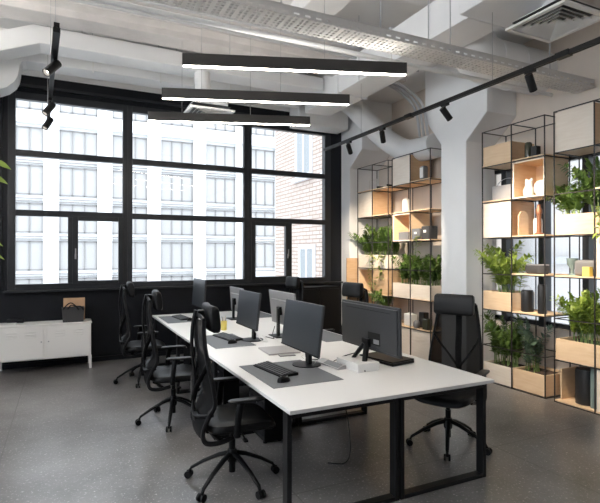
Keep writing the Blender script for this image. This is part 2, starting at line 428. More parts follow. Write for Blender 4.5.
# thin pipe below the tray and conduits along the concrete beam
def pipe(name, pts, r, material, label, n=12, cat='pipe', group=None):
    o = MB().tube(pts, r, n).build(name, material, smooth=True); return tag(o, label, cat, group)
pipe('pipe', [(-2, 4.05, 3.62), (5.4, 4.05, 3.62)], .024, M['duct'], 'thin white pipe running below and behind the perforated cable tray')
for k, (y, z, lab) in enumerate(((5.70, 4.36, 'lowest grey conduit clipped along the front of the ribbed concrete beam'),
                                 (5.62, 4.47, 'grey conduit clipped just above the lowest one on the ribbed beam'),
                                 (5.66, 4.58, 'topmost grey conduit clipped along the ribbed concrete beam'))):
    pipe('conduit', [(LX, y, z), (4.7, y, z)], .018, M['conduit'], lab, 10, 'conduit', 'conduits along the beam')
for k, (dx, lab) in enumerate(((0, 'leftmost of three conduits curving down beside the white column'), (.09, 'middle of three conduits curving down beside the white column'),
                               (.18, 'rightmost of three conduits curving down beside the white column'))):
    pts = catmull([(4.1+dx*.2, 6.25-dx, 4.29), (4.55, 6.2-dx, 4.27), (4.84, 6.12-dx, 4.08), (4.90, 6.0-dx, 3.85), (4.91, 5.92-dx, 3.45)], 6)
    pipe('conduit', pts, .02, M['conduit'], lab, 10, 'conduit', 'conduits curving down by the column')

def ductbox(name, boxes, label, cat='duct', flanges=(), group=None):
    d = MB()
    for b in boxes: d.box(*b)
    return tag(d.build(name, M['duct'], bevel=.008), label, cat, group)
# duct along the window wall with a cranked end
def sweep_rect(path, w, h, z):
    """rectangular duct along a plan path; z is the underside"""
    m = MB(); P = [Vector((p[0], p[1], 0)) for p in path]; vs = []
    for i, p in enumerate(P):
        T = (P[min(i+1, len(P)-1)] - P[max(i-1, 0)]).normalized(); nrm = Vector((-T.y, T.x, 0))
        if 0 < i < len(P)-1:
            t1 = (P[i]-P[i-1]).normalized(); t2 = (P[i+1]-P[i]).normalized(); k = 1/max(.5, (cos(t1.angle(t2)/2)))
        else: k = 1
        for sgn, zz in ((-1, z), (1, z), (1, z+h), (-1, z+h)): vs.append(p + nrm*sgn*w/2*k + Vector((0, 0, zz)))
    fs = []
    for i in range(len(P)-1):
        for k in range(4): fs.append((i*4+k, i*4+(k+1) % 4, (i+1)*4+(k+1) % 4, (i+1)*4+k))
    fs += [(3,2,1,0), tuple((len(P)-1)*4+k for k in range(4))]
    return m.add(vs, fs)
m = MB().prism([(3.6, 4.18), (3.6, 4.375), (-.34, 4.40), (-.80, 4.205), (-1.6, 3.85), (-1.6, 3.62), (-.80, 3.965), (-.27, 4.185)], 'y', 6.60, 6.95)
d = tag(m.build('air_duct', M['duct'], bevel=.01), 'long pale air duct with a cranked left end high along the window side', 'air duct')
for x in (.2, 1.4, 2.45, 3.4): MB().cyl((x, 6.82, 4.375), (x, 6.82, CZ), .006, n=6).build('hanger_rod', M['conduit'], d)
m = MB().prism([(3.59, 4.16), (3.59, 4.345), (-.47, 4.345), (-.56, 4.33), (-1.24, 4.30), (-1.24, 3.60), (-.76, 3.74), (-.66, 3.79), (-.58, 3.87), (-.545, 3.945), (-.53, 4.03), (-.525, 4.09), (-.50, 4.14), (-.46, 4.16)], 'y', 7.22, 7.56)
d = tag(m.build('air_duct', M['duct'], bevel=.006), 'flat white duct right above the black window header, curling round at its left end', 'air duct')
for x in (.35, 1.25, 2.3, 3.4):
    MB().cyl((x, 7.39, 4.345), (x, 7.39, CZ), .006, n=6).build('hanger_rod', M['conduit'], d)
    MB().box(x-.008, x+.008, 7.208, 7.22, 4.13, 4.37).build('bracket', M['whitep'], d)

# rectangular duct with the ceiling unit at its near end
d = thing('rectangular_duct', (3.85, 5.5, 4.02), 'boxy white air duct running back from the ceiling unit at the upper right', 'air duct')
MB().box(3.62, 4.10, 3.62, 7.3, 4.02, 4.42).build('duct_body', M['duct'], d, bevel=.01, off=(3.85, 5.5, 4.02))
for y in (3.63, 4.9, 6.2): MB().box(3.595, 4.125, y-.02, y+.02, 3.995, 4.445).build('flange', M['duct'], d, off=(3.85, 5.5, 4.02), bevel=.004)
for y in (4.2, 5.6): MB().cyl((3.6, y, 4.02), (3.6, y, CZ), .006, n=6).build('hanger_rod', M['conduit'], d, off=(3.85, 5.5, 4.02))
u = thing('ceiling_unit', (3.75, 3.1, 3.98), 'pale ceiling air-conditioning unit with a slotted lower edge at the top right', 'air conditioner')
MB().box(3.45, 4.15, 2.55, 3.58, 3.98, 4.35).build('unit_body', M['duct'], u, bevel=.012, off=(3.75, 3.1, 3.98))
g = MB()
for i in range(16): g.box(3.5+i*.038, 3.522+i*.038, 2.60, 2.64, 3.974, 3.982)
for i in range(18): g.box(4.10, 4.135, 2.62+i*.05, 2.645+i*.05, 3.974, 3.982)
g.build('slot_row', M['dark'], u, off=(3.75, 3.1, 3.98))
# round duct
m = MB(); 
m.tube([(5.5, 4.3, 3.98), (4.62, 4.3, 3.98)] + [(4.62-.32*sin(radians(k)), 4.3, 4.30-.32*cos(radians(k))) for k in range(10, 91, 10)] + [(4.30, 4.3, 4.55)], .27, 28)
d = tag(m.build('round_duct', M['duct'], smooth=True), 'fat round duct elbow behind the black track at the upper right', 'air duct')
for x in (4.62, 5.0): MB().tube([(x-.012, 4.3, 3.98), (x+.012, 4.3, 3.98)], .278, 28).build('joint_band', M['duct'], d, smooth=True)
# big white pipe elbow between the columns
m = MB(); pts = catmull([(4.38, 7.38, 4.42), (4.62, 7.25, 4.18), (4.98, 7.0, 3.70), (5.16, 6.6, 3.40), (5.18, 6.2, 3.34), (5.18, 5.87, 3.34)], 7)
m.tube(pts, .2, 24, sx=1., sz=.9)
tag(m.build('round_duct', M['duct'], smooth=True), 'white curved duct sweeping down above the far shelves between the two columns', 'air duct')
tag(sweep_rect([(4.72, 7.9), (3.7, 7.9)], .4, .4, 3.95).build('duct_box', M['duct'], bevel=.02), 'white boxed duct end beside the far column top', 'air duct')

# square ceiling diffusers
def diffuser(x, y, z, label, s=.31, plen=.3):
    o = thing('ceiling_diffuser', (x, y, z), label, 'air vent', 'square ceiling diffusers')
    f = MB(); i = s - .045
    f.box(-s, s, -s, -i, -.012, .01); f.box(-s, s, i, s, -.012, .01); f.box(-s, -i, -i, i, -.012, .01); f.box(i, s, -i, i, -.012, .01)
    f.build('flange', M['whitep'], o, bevel=.004)
    v = MB()
    for k in range(5):   # nested square cones
        a0 = i - .008 - k*.05; a1 = a0 - .034
        for q in range(4):
            R = Matrix.Rotation(q*pi/2, 3, 'Z')
            pts = [R @ Vector(p) for p in ((-a0,-a0,-.008),(a0,-a0,-.008),(a1,-a1,.028),(-a1,-a1,.028),(-a0,-a0,-.004),(a0,-a0,-.004),(a1,-a1,.032),(-a1,-a1,.032))]
            v.add(pts, [(0,1,2,3),(7,6,5,4),(0,4,5,1),(2,6,7,3)])
    v.build('louvre_blades', M['whitep'], o)
    MB().box(-i, i, -i, i, .05, .06).build('dark_throat', M['dark'], o)
    MB().box(-i+.03, i-.03, -i+.03, i-.03, .06, plen).build('plenum_box', M['duct'], o, bevel=.01)
    return o
d1 = diffuser(4.10, 3.02, 3.8, 'large square white air vent at the top right corner', .31, .09)
MB().cyl((0, 0, .09), (0, 0, CZ-3.8), .12, n=20).build('duct_stub', M['duct'], d1, smooth=True)
d2 = diffuser(1.73, 6.45, 3.545, 'small white square air vent hanging in front of the window between the lit bars', .30, .12)
MB().cyl((0, .19, .12), (0, .25, .63), .11, n=20).build('duct_stub', M['duct'], d2, smooth=True)

# tracks and spotlights
def track(name, p0, p1, label, wires):
    p0, p1 = Vector(p0), Vector(p1); o = thing(name, p0, label, 'light track'); d = p1 - p0; L = d.length
    a = atan2(d.y, d.x); o.rotation_euler = (0, 0, a)
    b = MB().box(0, L, -.019, .019, .006, .036); b.box(0, L, -.019, -.008, -.004, .006); b.box(0, L, .008, .019, -.004, .006)
    b.build('rail', M['legs'], o)
    for x, zz_ in wires: MB().cyl((x, 0, .036), (x, 0, zz_-p0.z), .003, n=6).build('suspension_wire', M['chrome'], o)
    return o
TZ = 3.285
tk = track('light_track', (3.7, -1.5, TZ), (3.7, 6.75, TZ), 'long black light track running along the shelf side of the room', ((.3, CZ), (2.6, CZ), (4.9, 3.98), (7.2, 4.02)))
for y in (2.6, 4.6):
    MB().box(y+1.5, y+1.62, -.03, .03, -.008, .04).build('joint_clip', M['legs'], tk)
tl = track('light_track', (-.052, 3.9, TZ), (-.19, 6.9, TZ), 'black light track seen end-on in front of the left window', ((.3, 4.55), (1.7, CZ), (3.1, CZ)))
MB().box(.0, .62, -.024, .024, -.035, .0).build('power_adapter', M['legs'], tl)
def spotlight(x, y, z, d, label, power=None, group='track spotlights'):
    """d: aiming direction; short cylinder on a stem below the track"""
    d = Vector(d).normalized(); o = thing('track_spotlight', (x, y, z), label, 'spotlight', group)
    MB().box(-.018, .018, -.05, .05, -.03, -.002).build('adapter', M['legs'], o, bevel=.003)
    MB().cyl((0, 0, -.075), (0, 0, -.03), .009, n=10).build('stem', M['legs'], o)
    c = Vector((0, 0, -.095))
    h = MB().lathe([(0, -.055), (.031, -.055), (.034, -.05), (.034, .10), (.029, .10), (.028, .062), (0, .06)], n=24)
    Q = d.to_track_quat('Z', 'Y'); h.v = [tuple(c + Q @ Vector(v)) for v in h.v]
    h.build('lamp_head', M['legs'], o, smooth=True)
    e = c + d*.064
    MB().tube([e, e + d*.003], .026, 20).build('lens', M['spotface'], o)
    if power:
        l = bpy.data.lights.new('spot', 'SPOT'); l.energy = power; l.color = (1, .84, .65); l.spot_size = radians(58); l.spot_blend = .8; l.shadow_soft_size = .014
        lo = bpy.data.objects.new('spot_beam', l); COL.objects.link(lo); lo.parent = o; lo.location = e + d*.02
        lo.rotation_euler = d.to_track_quat('-Z', 'Y').to_euler()
    return o
PW = 115
spotlight(3.7, 2.98, TZ, (1.25, .35, -1.5), 'black track spotlight by the perforated tray end, nearest on the right track', PW)
spotlight(3.7, 4.05, TZ, (1.25, 0, -1.2), 'black track spotlight in front of the white column head', PW)
spotlight(3.7, 5.20, TZ, (1.1, 1.1, -1.4), 'black track spotlight over the white curved duct, third along the right track', PW)
spotlight(3.7, 6.02, TZ, (1.25, 1.1, -1.3), 'black track spotlight at the window end of the right track', PW)
spotlight(-.078, 4.45, TZ, (-.55, -.35, -.72), 'lit black cylinder spotlight on the left track, nearest of its three', 8)
spotlight(-.135, 5.72, TZ, (-.5, -.3, -.8), 'black cylinder spotlight on the left track, middle of its three')
spotlight(-.165, 6.36, TZ, (-.4, -.3, -.8), 'black cylinder spotlight on the left track, closest to the window')

# ------------------------------------------------------------------ long table
TX0, TX1, TY0, TY1, TT = 1.19, 2.835, 2.595, 7.54, .74
tb = thing('bench_table', (2.01, 5.07, 0), 'long white-topped table with black square loop legs in the middle of the office', 'table')
off = (2.01, 5.07, 0)
MB().box(TX0, TX1, TY0, TY1, TT-.026, TT).build('tabletop', M['table'], tb, bevel=.003, off=off)
MB().box(TX0-.001, TX1+.001, TY0-.001, TY1+.001, TT-.024, TT-.004).build('edge_band', M['edge'], tb, off=off)
fw = .052
for yy in (2.70, 4.28, 5.86, 7.44):
    for (a, b) in ((1.205, 2.035), (2.045, 2.83)):
        f = MB(); y0, y1 = yy-.035, yy+.035
        ws = .032
        f.box(a, a+ws, y0, y1, 0, TT-.026); f.box(b-ws, b, y0, y1, 0, TT-.026)
        f.box(a+ws, b-ws, y0, y1, 0, .028); f.box(a+ws, b-ws, y0, y1, TT-.075, TT-.026)
        f.build('leg_loop', M['legs'], tb, bevel=.004, off=off)
for x in (1.42, 1.93, 2.15, 2.62): MB().box(x-.02, x+.02, 2.74, 7.4, TT-.07, TT-.027).build('support_rail', M['legs'], tb, off=off)
for y0, y1 in ((2.95, 4.1), (4.5, 5.7), (6.05, 7.25)):
    c = MB().box(1.98, 2.10, y0, y1, .56, .565); c.box(1.98, 1.984, y0, y1, .56, .64); c.box(2.096, 2.10, y0, y1, .56, .64)
    c.box(1.99, 2.0, y0, y0+.02, .64, .715); c.box(1.99, 2.0, y1-.02, y1, .64, .715)
    c.build('cable_basket', M['legs'], tb, off=off)

def at(o, off): return o
# computers hung under the table
for i, (y, lab) in enumerate(((4.15, 'dark computer case under the table by the nearest left chair'), (5.35, 'dark computer case under the table by the second left chair'),
                              (6.95, 'dark computer case under the table by the farthest left chair'))):
    p = thing('computer_case', (1.66, y, 0), lab, 'computer', 'computer cases under the table')
    MB().box(-.09, .09, -.2, .2, .02, .40).build('case_body', M['plastic'], p, bevel=.006)
    MB().box(-.092, -.088, -.17, .17, .06, .36).build('front_panel', M['fabric'], p)
    MB().box(-.095, -.091, -.02, .02, .32, .34).build('power_button', M['chrome'], p)
    for sx in (-.07, .07):
        for sy in (-.16, .16): MB().cyl((sx, sy, 0), (sx, sy, .022), .018, n=10).build('foot', M['legs'], p)

# ------------------------------------------------------------------ monitors
def monitor(x, y, zb, zt, w, facing, tilt, base, label, back='monback', curve=0., style='disc', foot=None, rot=0.):
    """facing: -1 screen looks to -X (left side users), +1 to +X"""
    o = thing('computer_monitor', (x, y, TT), label, 'monitor', 'desktop monitors', rot)
    h = zt - zb; zc = (zb+zt)/2 - TT; R = Matrix.Rotation(-facing*tilt, 3, 'Y')
    def pt(dx, dy, dz): return Vector((0, 0, zc)) + R @ Vector((dx*facing, dy, dz))
    b = MB(); b.obox(pt(-.012, 0, 0), (.022, w, h), R); b.obox(pt(-.032 if style != 'splay' else -.026, 0, -.02 if style != 'splay' else 0), (.03, w*.72, h*.62) if style != 'splay' else (.02, w*.96, h*.9), R)
    b.build('shell', M[back], o, bevel=.006)
    s = MB().obox(pt(.0005, 0, .004), (.003, w-.014, h-.022), R); s.build('screen', M['screen'], o)
    s = MB().obox(pt(.001, 0, -h/2+.007), (.004, w-.004, .012), R); s.build('bezel', M['plastic'], o)
    if style == 'disc':
        nb = MB(); nb.obox(Vector((-facing*.075, 0, (zc-.02+.012)/2)), (.03, .07, zc-.02)); nb.obox(pt(-.055, 0, -.03), (.05, .10, .10), R)
        nb.build('stand_neck', M['plastic'], o, bevel=.006)
        d = MB().lathe([(.0, 0), (.118, 0), (.12, .003), (.118, .010), (.06, .014), (0, .014)], (-facing*.055, 0, 0), 32)
        d.build('stand_base', M['plastic'], o, smooth=True)
    elif style == 'plate':
        nb = MB(); nb.obox(Vector((-facing*.07, 0, (zc+.0)/2+.004)), (.022, .06, zc)); nb.obox(pt(-.05, 0, -.02), (.05, .09, .09), R)
        nb.build('stand_neck', M['plastic'], o, bevel=.005)
        MB().box(-.10-facing*.04, .10-facing*.04, -.12, .12, 0, .010).build('stand_base', M['plastic'], o, bevel=.004)
    else:   # splayed legs
        for sy in (-1, 1):
            MB().tube([pt(-.05, .02*sy, -h/2+.05), (-facing*.12, .09*sy, .05), (-facing*.155, .14*sy, .012), (-facing*.165, .15*sy, .006)], [.02, .016, .013, .011], 10, sx=1.3).build('stand_leg', M['plastic'], o, smooth=True)
        MB().obox(pt(-.045, 0, -h/2+.06), (.03, .10, .07), R).build('stand_bracket', M['plastic'], o, bevel=.006)
        g = MB().obox(pt(-.0365, 0, h/2-.05), (.002, w*.78, .006), R); g.build('vent_slot', M['legs'], o)
        g = MB().obox(pt(-.0362, -.10, -.085), (.003, .17, .10), R); g.build('port_recess', M['legs'], o, bevel=.002)
        g = MB().obox(pt(-.038, -.135, -.105), (.004, .075, .035), R); g.build('port_cover', M['mongrey'], o)
    return o
monitor(1.75, 3.605, .868, 1.265, .685, -1, radians(7), None, 'dark-screened monitor on a round base, nearest on the left side of the table')
monitor(1.75, 4.90, .883, 1.262, .63, -1, radians(6), None, 'dark-screened monitor in the middle of the left row, beside the yellow cup')
monitor(1.75, 7.0, .89, 1.295, .68, -1, radians(4), None, 'dark-screened monitor at the far left of the table by the window', style='plate')
monitor(2.26, 3.345, .878, 1.256, .83, 1, radians(1), None, 'large black monitor seen from behind, above the white box', style='splay')
monitor(2.22, 5.0, .86, 1.24, .70, 1, radians(6), None, 'grey-backed monitor behind the nearest dark screen on the right side', back='mongrey', style='plate')
monitor(2.22, 6.6, .84, 1.185, .58, 1, radians(4), None, 'pale grey-backed monitor farthest down the right side of the table', back='mongrey', style='plate')

# ------------------------------------------------------------------ desk items
def deskpad(x0, x1, y0, y1, label):
    o = MB().box(-(x1-x0)/2, (x1-x0)/2, -(y1-y0)/2, (y1-y0)/2, 0, .004).build('desk_mat', M['matpad'], bevel=.0015)
    o.location = ((x0+x1)/2, (y0+y1)/2, TT); return tag(o, label, 'desk mat', 'charcoal desk mats')
deskpad(1.285, 1.84, 3.07, 3.80, 'charcoal desk mat under the nearest keyboard and dark monitor')
deskpad(1.32, 1.74, 4.60, 5.38, 'charcoal desk mat in the middle of the left row, by the second keyboard')
deskpad(1.235, 1.60, 6.55, 7.30, 'charcoal desk mat at the far left end of the table')
deskpad(2.46, 2.81, 4.45, 5.15, 'charcoal desk mat on the right side behind the large black monitor')
deskpad(2.44, 2.80, 6.55, 7.25, 'charcoal desk mat at the far right end of the table')
def keyboard(x, y, rot, label, z):
    o = thing('keyboard', (x, y, z), label, 'keyboard', 'black keyboards', rot)
    b = MB().prism([(-.075, 0), (.075, 0), (.075, .022), (.06, .024), (-.075, .010)], 'y', -.225, .225); b.build('keyboard_body', M['plastic'], o, bevel=.003)
    k = MB()
    for r in range(5):
        x0 = -.066 + r*.0255; z0 = .0115 + r*.0027
        for c in range(18):
            if r == 0 and 5 <= c < 11: continue
            y0 = -.216 + c*.0242; k.box(x0, x0+.021, y0, y0+.020, z0-.002, z0+.007)
        if r == 0: k.box(x0, x0+.021, -.216+5*.0242, -.216+11*.0242-.004, z0-.002, z0+.007)
    k.build('key_field', M['key'], o)
    return o
keyboard(1.49, 3.53, radians(7), 'black keyboard on the desk mat in front of the nearest dark monitor', TT+.004)
keyboard(1.60, 5.12, radians(9), 'black keyboard at the second place from the camera on the left side', TT+.004)
keyboard(1.50, 6.98, radians(5), 'black keyboard at the far left end of the table', TT+.004)
def mouse(x, y, rot, label, z):
    o = thing('computer_mouse', (x, y, z), label, 'mouse', 'black computer mice', rot)
    m = MB(); n = 16; rings = 6; vs = []
    for i in range(rings):
        f = i/(rings-1); s = cos(f*pi/2*.98)**.6
        for k in range(n):
            a = 2*pi*k/n; vs.append((.056*s*cos(a), .032*s*sin(a), .036*sin(f*pi/2)*(1 - .18*cos(a))))
    fs = [(i*n+k, i*n+(k+1) % n, (i+1)*n+(k+1) % n, (i+1)*n+k) for i in range(rings-1) for k in range(n)] + [tuple(range(n))[::-1], tuple((rings-1)*n+k for k in range(n))]
    m.add(vs, fs).build('mouse_shell', M['plastic'], o, smooth=True)
    MB().obox((.028, 0, .031), (.018, .006, .010)).build('scroll_wheel', M['chrome'], o, bevel=.002)
mouse(1.42, 3.20, radians(15), 'black mouse beside the nearest keyboard', TT+.004)
mouse(1.555, 4.80, radians(20), 'black mouse beside the second keyboard on the left side', TT+.004)
mouse(1.57, 6.68, radians(10), 'black mouse at the far left place of the table', TT+.004)

o = thing('laptop', (1.83, 4.235, TT), 'closed silver laptop lying behind the nearest dark screen', 'laptop', None, radians(-4))
MB().box(-.155, .155, -.17, .17, .002, .011).build('laptop_base', M['silver'], o, bevel=.004)
MB().box(-.155, .155, -.17, .17, .0115, .017).build('laptop_lid', M['silver'], o, bevel=.003)
o = thing('mobile_phone', (1.815, 4.02, TT), 'dark phone lying flat beside the closed silver laptop', 'phone', None, radians(-8))
MB().box(-.075, .075, -.036, .036, 0, .008).build('phone_body', M['greyc'], o, bevel=.004)
MB().box(-.071, .071, -.033, .033, .0078, .0086).build('phone_screen', M['silver'], o)
o = thing('white_box', (2.135, 3.345, TT), 'flat white box on the table in front of the large black monitor', 'box', None, radians(2))
MB().box(-.10, .10, -.155, .155, 0, .026).build('box_base', M['whitep'], o, bevel=.004)
MB().box(-.102, .102, -.157, .157, .022, .068).build('box_lid', M['whitep'], o, bevel=.005)
o = thing('laptop', (2.50, 3.46, TT), 'closed thick black laptop lying under the large black monitor', 'laptop', None, radians(10))
MB().box(-.13, .13, -.20, .20, 0, .022).build('laptop_base', M['plastic'], o, bevel=.004)
MB().box(-.13, .13, -.20, .20, .0235, .036).build('laptop_lid', M['plastic'], o, bevel=.004)
o = thing('desk_phone', (1.97, 3.50, TT), 'low grey wedge-shaped handset lying behind the round monitor base', 'phone', None, radians(4))
MB().prism([(-.035, 0), (.045, 0), (.045, .03), (.02, .034), (-.035, .012)], 'y', -.165, .165).build('wedge_body', M['silver'], o, bevel=.004)
MB().prism([(-.028, .0155), (.018, .0345), (.018, .037), (-.028, .018)], 'y', -.15, .06).build('key_strip', M['greyc'], o)
o = thing('pen_cup', (1.737, 5.70, TT), 'small yellow cup standing behind the headrest of the nearest left chair', 'cup')
MB().lathe([(0, 0), (.034, 0), (.037, .11), (.033, .11), (.031, .01), (0, .01)], n=20).build('cup_body', M['yellow'], o, smooth=True)
for k in range(4):
    a = k*1.7; MB().cyl((.01*cos(a), .01*sin(a), .012), (.028*cos(a), .028*sin(a), .145+.01*k), .0035, n=7).build('pencil', M['ply'] if k % 2 else M['dark'], o)
def cable(pts, material, label, r=.004, cat='cable', grp=None):
    o = MB().tube(catmull(pts, 6), r, 6).build('cable', M[material], smooth=True); return tag(o, label, cat, grp)
cable([(1.80, 3.62, .86), (1.86, 3.72, .77), (1.93, 3.78, TT+.005), (1.99, 3.70, TT+.005), (2.03, 3.55, TT+.005)], 'legs', 'thin black cable looping off the nearest dark monitor')
cable([(1.83, 3.50, .80), (1.87, 3.60, TT+.006), (1.90, 3.9, TT+.006), (1.98, 4.0, TT+.006), (2.01, 4.3, TT+.006)], 'whitep', 'thin white cable curling behind the round monitor base')
cable([(2.13, 3.36, .86), (2.10, 3.52, .80), (2.02, 3.6, TT+.006), (2.0, 3.85, TT+.006)], 'legs', 'thin black cable hanging from the large black monitor')
cable([(1.80, 4.86, .88), (1.86, 4.80, .76), (1.90, 4.70, TT+.006), (1.95, 4.86, TT+.006), (2.0, 5.1, TT+.006)], 'whitep', 'white cable loop behind the middle left monitor')
cable([(2.15, 5.1, .84), (2.08, 5.0, TT+.02), (2.04, 4.86, TT+.006), (2.0, 5.0, TT+.006)], 'legs', 'dark cable loop in front of the grey-backed monitor')
cable([(2.04, 3.55, .57), (2.10, 3.50, .42), (2.12, 3.46, .25), (2.10, 3.40, .06), (2.0, 3.32, .006), (1.88, 3.38, .006)], 'legs', 'black cable hanging below the table down to the floor')
cable([(1.99, 3.95, .57), (1.985, 3.93, .47), (2.0, 3.90, .40), (2.03, 3.92, .47), (2.04, 3.96, .58)], 'legs', 'short black cable loop drooping from the basket under the table')

# ------------------------------------------------------------------ office chairs
def make_chair():
    c = thing('office_chair', (0,0,0), '', 'chair', 'high-backed black office chairs')
    MB().lathe([(.0, .150), (.032, .150), (.036, .16), (.038, .225), (.030, .24), (0, .24)], n=20).build('base_hub', M['plastic'], c, smooth=True)
    for k in range(5):
        a = 2*pi*k/5; d = Vector((cos(a), sin(a), 0))
        pts = [d*.02 + Vector((0,0,.212)), d*.10 + Vector((0,0,.190)), d*.22 + Vector((0,0,.135)), d*.315 + Vector((0,0,.078)), d*.325 + Vector((0,0,.06))]
        arm = MB().tube(pts, [.022, .020, .017, .014, .011], 10, sx=1.05, sz=.8).build('base_arm', M['plastic'], c, smooth=True)
        e = d*.325; t = Vector((-d.y, d.x, 0)); w = MB()
        for s in (-1, 1): w.tube([e + t*s*.010 + Vector((0,0,.0275)) + d*.012, e + t*s*.026 + Vector((0,0,.0275)) + d*.012], [.0275, .0265], 16)
        w.build('caster', M['plastic'], arm, smooth=True)
        w = MB().tube([e + Vector((0,0,.030)), e + Vector((0,0,.066))], .011, 8); w.obox(e + d*.008 + Vector((0,0,.046)), (.03, .012, .022), Matrix.Rotation(a, 3, 'Z'))
        w.build('caster_fork', M['plastic'], arm)
    g = MB().cyl((0,0,.075), (0,0,.31), .024, n=16); g.cyl((0,0,.28), (0,0,.42), .018, n=16); g.build('gas_lift', M['plastic'], c, smooth=True)
    m = MB().box(-.09, .09, -.13, .12, .395, .435); m.box(-.05, .05, -.20, -.10, .385, .43); m.build('tilt_mechanism', M['plastic'], c, bevel=.012)
    h = MB().tube([(.07, .02, .41), (.20, .03, .405), (.265, .03, .395)], [.008, .007, .007], 8); h.obox((.27, .03, .392), (.05, .028, .012)); h.build('adjust_lever', M['plastic'], c)
    # seat: rounded square cushion with waterfall front
    n = 40; prof = [(.80, .425), (.94, .428), (1.0, .445), (1.0, .462), (.965, .482), (.86, .492), (.55, .490), (.2, .486)]
    vs = []; fs = []
    for r, z in prof:
        for k in range(n):
            a = 2*pi*k/n; e = .42
            x = .255*r*math.copysign(abs(cos(a))**e, cos(a)); y = .25*r*math.copysign(abs(sin(a))**e, sin(a))
            dz = -.028*max(0, (y-.12)/.13)**2 + .010*min(1, abs(x)/.25)**2
            vs.append((x, y + .035, z + dz))
    for i in range(len(prof)-1):
        for k in range(n): fs.append((i*n+k, i*n+(k+1) % n, (i+1)*n+(k+1) % n, (i+1)*n+k))
    fs += [tuple(range(n))[::-1], tuple((len(prof)-1)*n+k for k in range(n))]
    s = MB().add(vs, fs).build('seat', M['soft'], c, smooth=True)
    # backrest: S profile (y, z, half width)
    prof = [(-.10, .385, .185), (-.20, .372, .205), (-.285, .39, .222), (-.305, .46, .232), (-.272, .555, .236), (-.225, .64, .234), (-.238, .76, .228), (-.262, .88, .215), (-.283, 1.0, .198), (-.292, 1.11, .182), (-.290, 1.205, .168)]
    cl = catmull([(hw, y, z) for y, z, hw in prof], 5)
    for sx in (-1, 1):
        MB().tube([(sx*p.x, p.y, p.z) for p in cl], .0135, 8, sx=.9, sz=1.25).build('back_rail', M['rail'], c, smooth=True)
    top = [(-.168, -.290, 1.205), (-.10, -.298, 1.222), (0, -.302, 1.228), (.10, -.298, 1.222), (.168, -.290, 1.205)]
    MB().tube(catmull(top, 5), .014, 8).build('top_rail', M['rail'], c, smooth=True)
    bot = [(-.19, -.12, .381), (0, -.15, .378), (.19, -.12, .381)]
    MB().tube(catmull(bot, 6), .018, 8).build('bottom_rail', M['plastic'], c, smooth=True)
    sel = [p for p in cl if p.z > .40 and p.y < -.2]; nx = 8; vs = []; fs = []
    for p in sel:
        for i in range(nx + 1):
            u = -1 + 2*i/nx; vs.append((u*p.x, p.y - .030*(1-u*u), p.z))
    for j in range(len(sel)-1):
        for i in range(nx): fs.append((j*(nx+1)+i, j*(nx+1)+i+1, (j+1)*(nx+1)+i+1, (j+1)*(nx+1)+i))
    MB().add(vs, fs).build('mesh_back', M['meshf'], c, smooth=True, recalc=False)
    sp = catmull([(0, -.16, .40), (0, -.30, .45), (0, -.335, .60), (0, -.325, .78), (0, -.345, .98), (0, -.340, 1.15), (0, -.318, 1.26)], 5)
    MB().tube(sp, [.03]*10 + [.024]*(len(sp)-10), 8, sx=1.2, sz=.5).build('back_spine', M['plastic'], c, smooth=True)
    for sx in (-1, 1):
        st = catmull([(0, -.335, .62), (sx*.09, -.325, .74), (sx*.17, -.285, .86), (sx*.205, -.262, .93)], 5)
        MB().tube(st, .014, 8, sx=1.3, sz=.6).build('back_strut', M['plastic'], c, smooth=True)
        st = catmull([(0, -.33, .55), (sx*.10, -.32, .54), (sx*.20, -.275, .565), (sx*.235, -.245, .57)], 5)
        MB().tube(st, .016, 8, sx=1.3, sz=.6).build('lumbar_strut', M['plastic'], c, smooth=True)
    # headrest
    hb = MB(); n = 28; vs = []; xs = [-.178, -.173, -.158, -.08, 0, .08, .158, .173, .178]
    for i, x in enumerate(xs):
        k0 = .55 if i in (0, 8) else .86 if i in (1, 7) else 1.
        for k in range(n):
            a = 2*pi*k/n; e = .55
            yy = .036*k0*math.copysign(abs(cos(a))**e, cos(a)); zz = .092*k0*math.copysign(abs(sin(a))**e, sin(a))
            vs.append((x, yy - .245 + -.0 + .018*(x/.178)**2 - .10*zz, 1.205 + zz))
    fs = [(i*n+k, i*n+(k+1) % n, (i+1)*n+(k+1) % n, (i+1)*n+k) for i in range(8) for k in range(n)] + [tuple(range(n))[::-1], tuple(8*n+k for k in range(n))]
    hd = hb.add(vs, fs).build('headrest', M['soft'], c, smooth=True)
    MB().obox((0, -.300, 1.235), (.06, .05, .05)).build('headrest_bracket', M['plastic'], hd, bevel=.008)
    for sx in (-1, 1):
        p = [(sx*.20, -.02, .43), (sx*.285, -.03, .43), (sx*.305, -.035, .47), (sx*.305, -.02, .62), (sx*.305, .0, .665)]
        a = MB().tube(catmull(p, 4), .017, 8, sx=1.4, sz=.8).build('armrest', M['plastic'], c, smooth=True)
        q = MB(); vs = []; n = 20
        for z, k0 in ((.664, .9), (.668, 1.), (.678, 1.), (.682, .9)):
            for k in range(n):
                t = 2*pi*k/n; e = .5
                vs.append((sx*.30 + (.036)*k0*math.copysign(abs(cos(t))**e, cos(t)), .03 + .125*k0*math.copysign(abs(sin(t))**e, sin(t)), z))
        fs = [(i*n+k, i*n+(k+1) % n, (i+1)*n+(k+1) % n, (i+1)*n+k) for i in range(3) for k in range(n)] + [tuple(range(n))[::-1], tuple(3*n+k for k in range(n))]
        q.add(vs, fs).build('arm_pad', M['armpad'], a, smooth=True)
    for k in kids(c):
        dy = .075 if k.name.startswith('headrest') else .055 if k.name.startswith(('back_', 'top_rail', 'mesh_back', 'lumbar')) else 0
        if dy:
            for q in [k] + kids(k):
                for v in q.data.vertices: v.co.y += dy
    return c
M['rail'] = mat('satin_grey_plastic', (.012, .012, .013), .4, spec=.18)
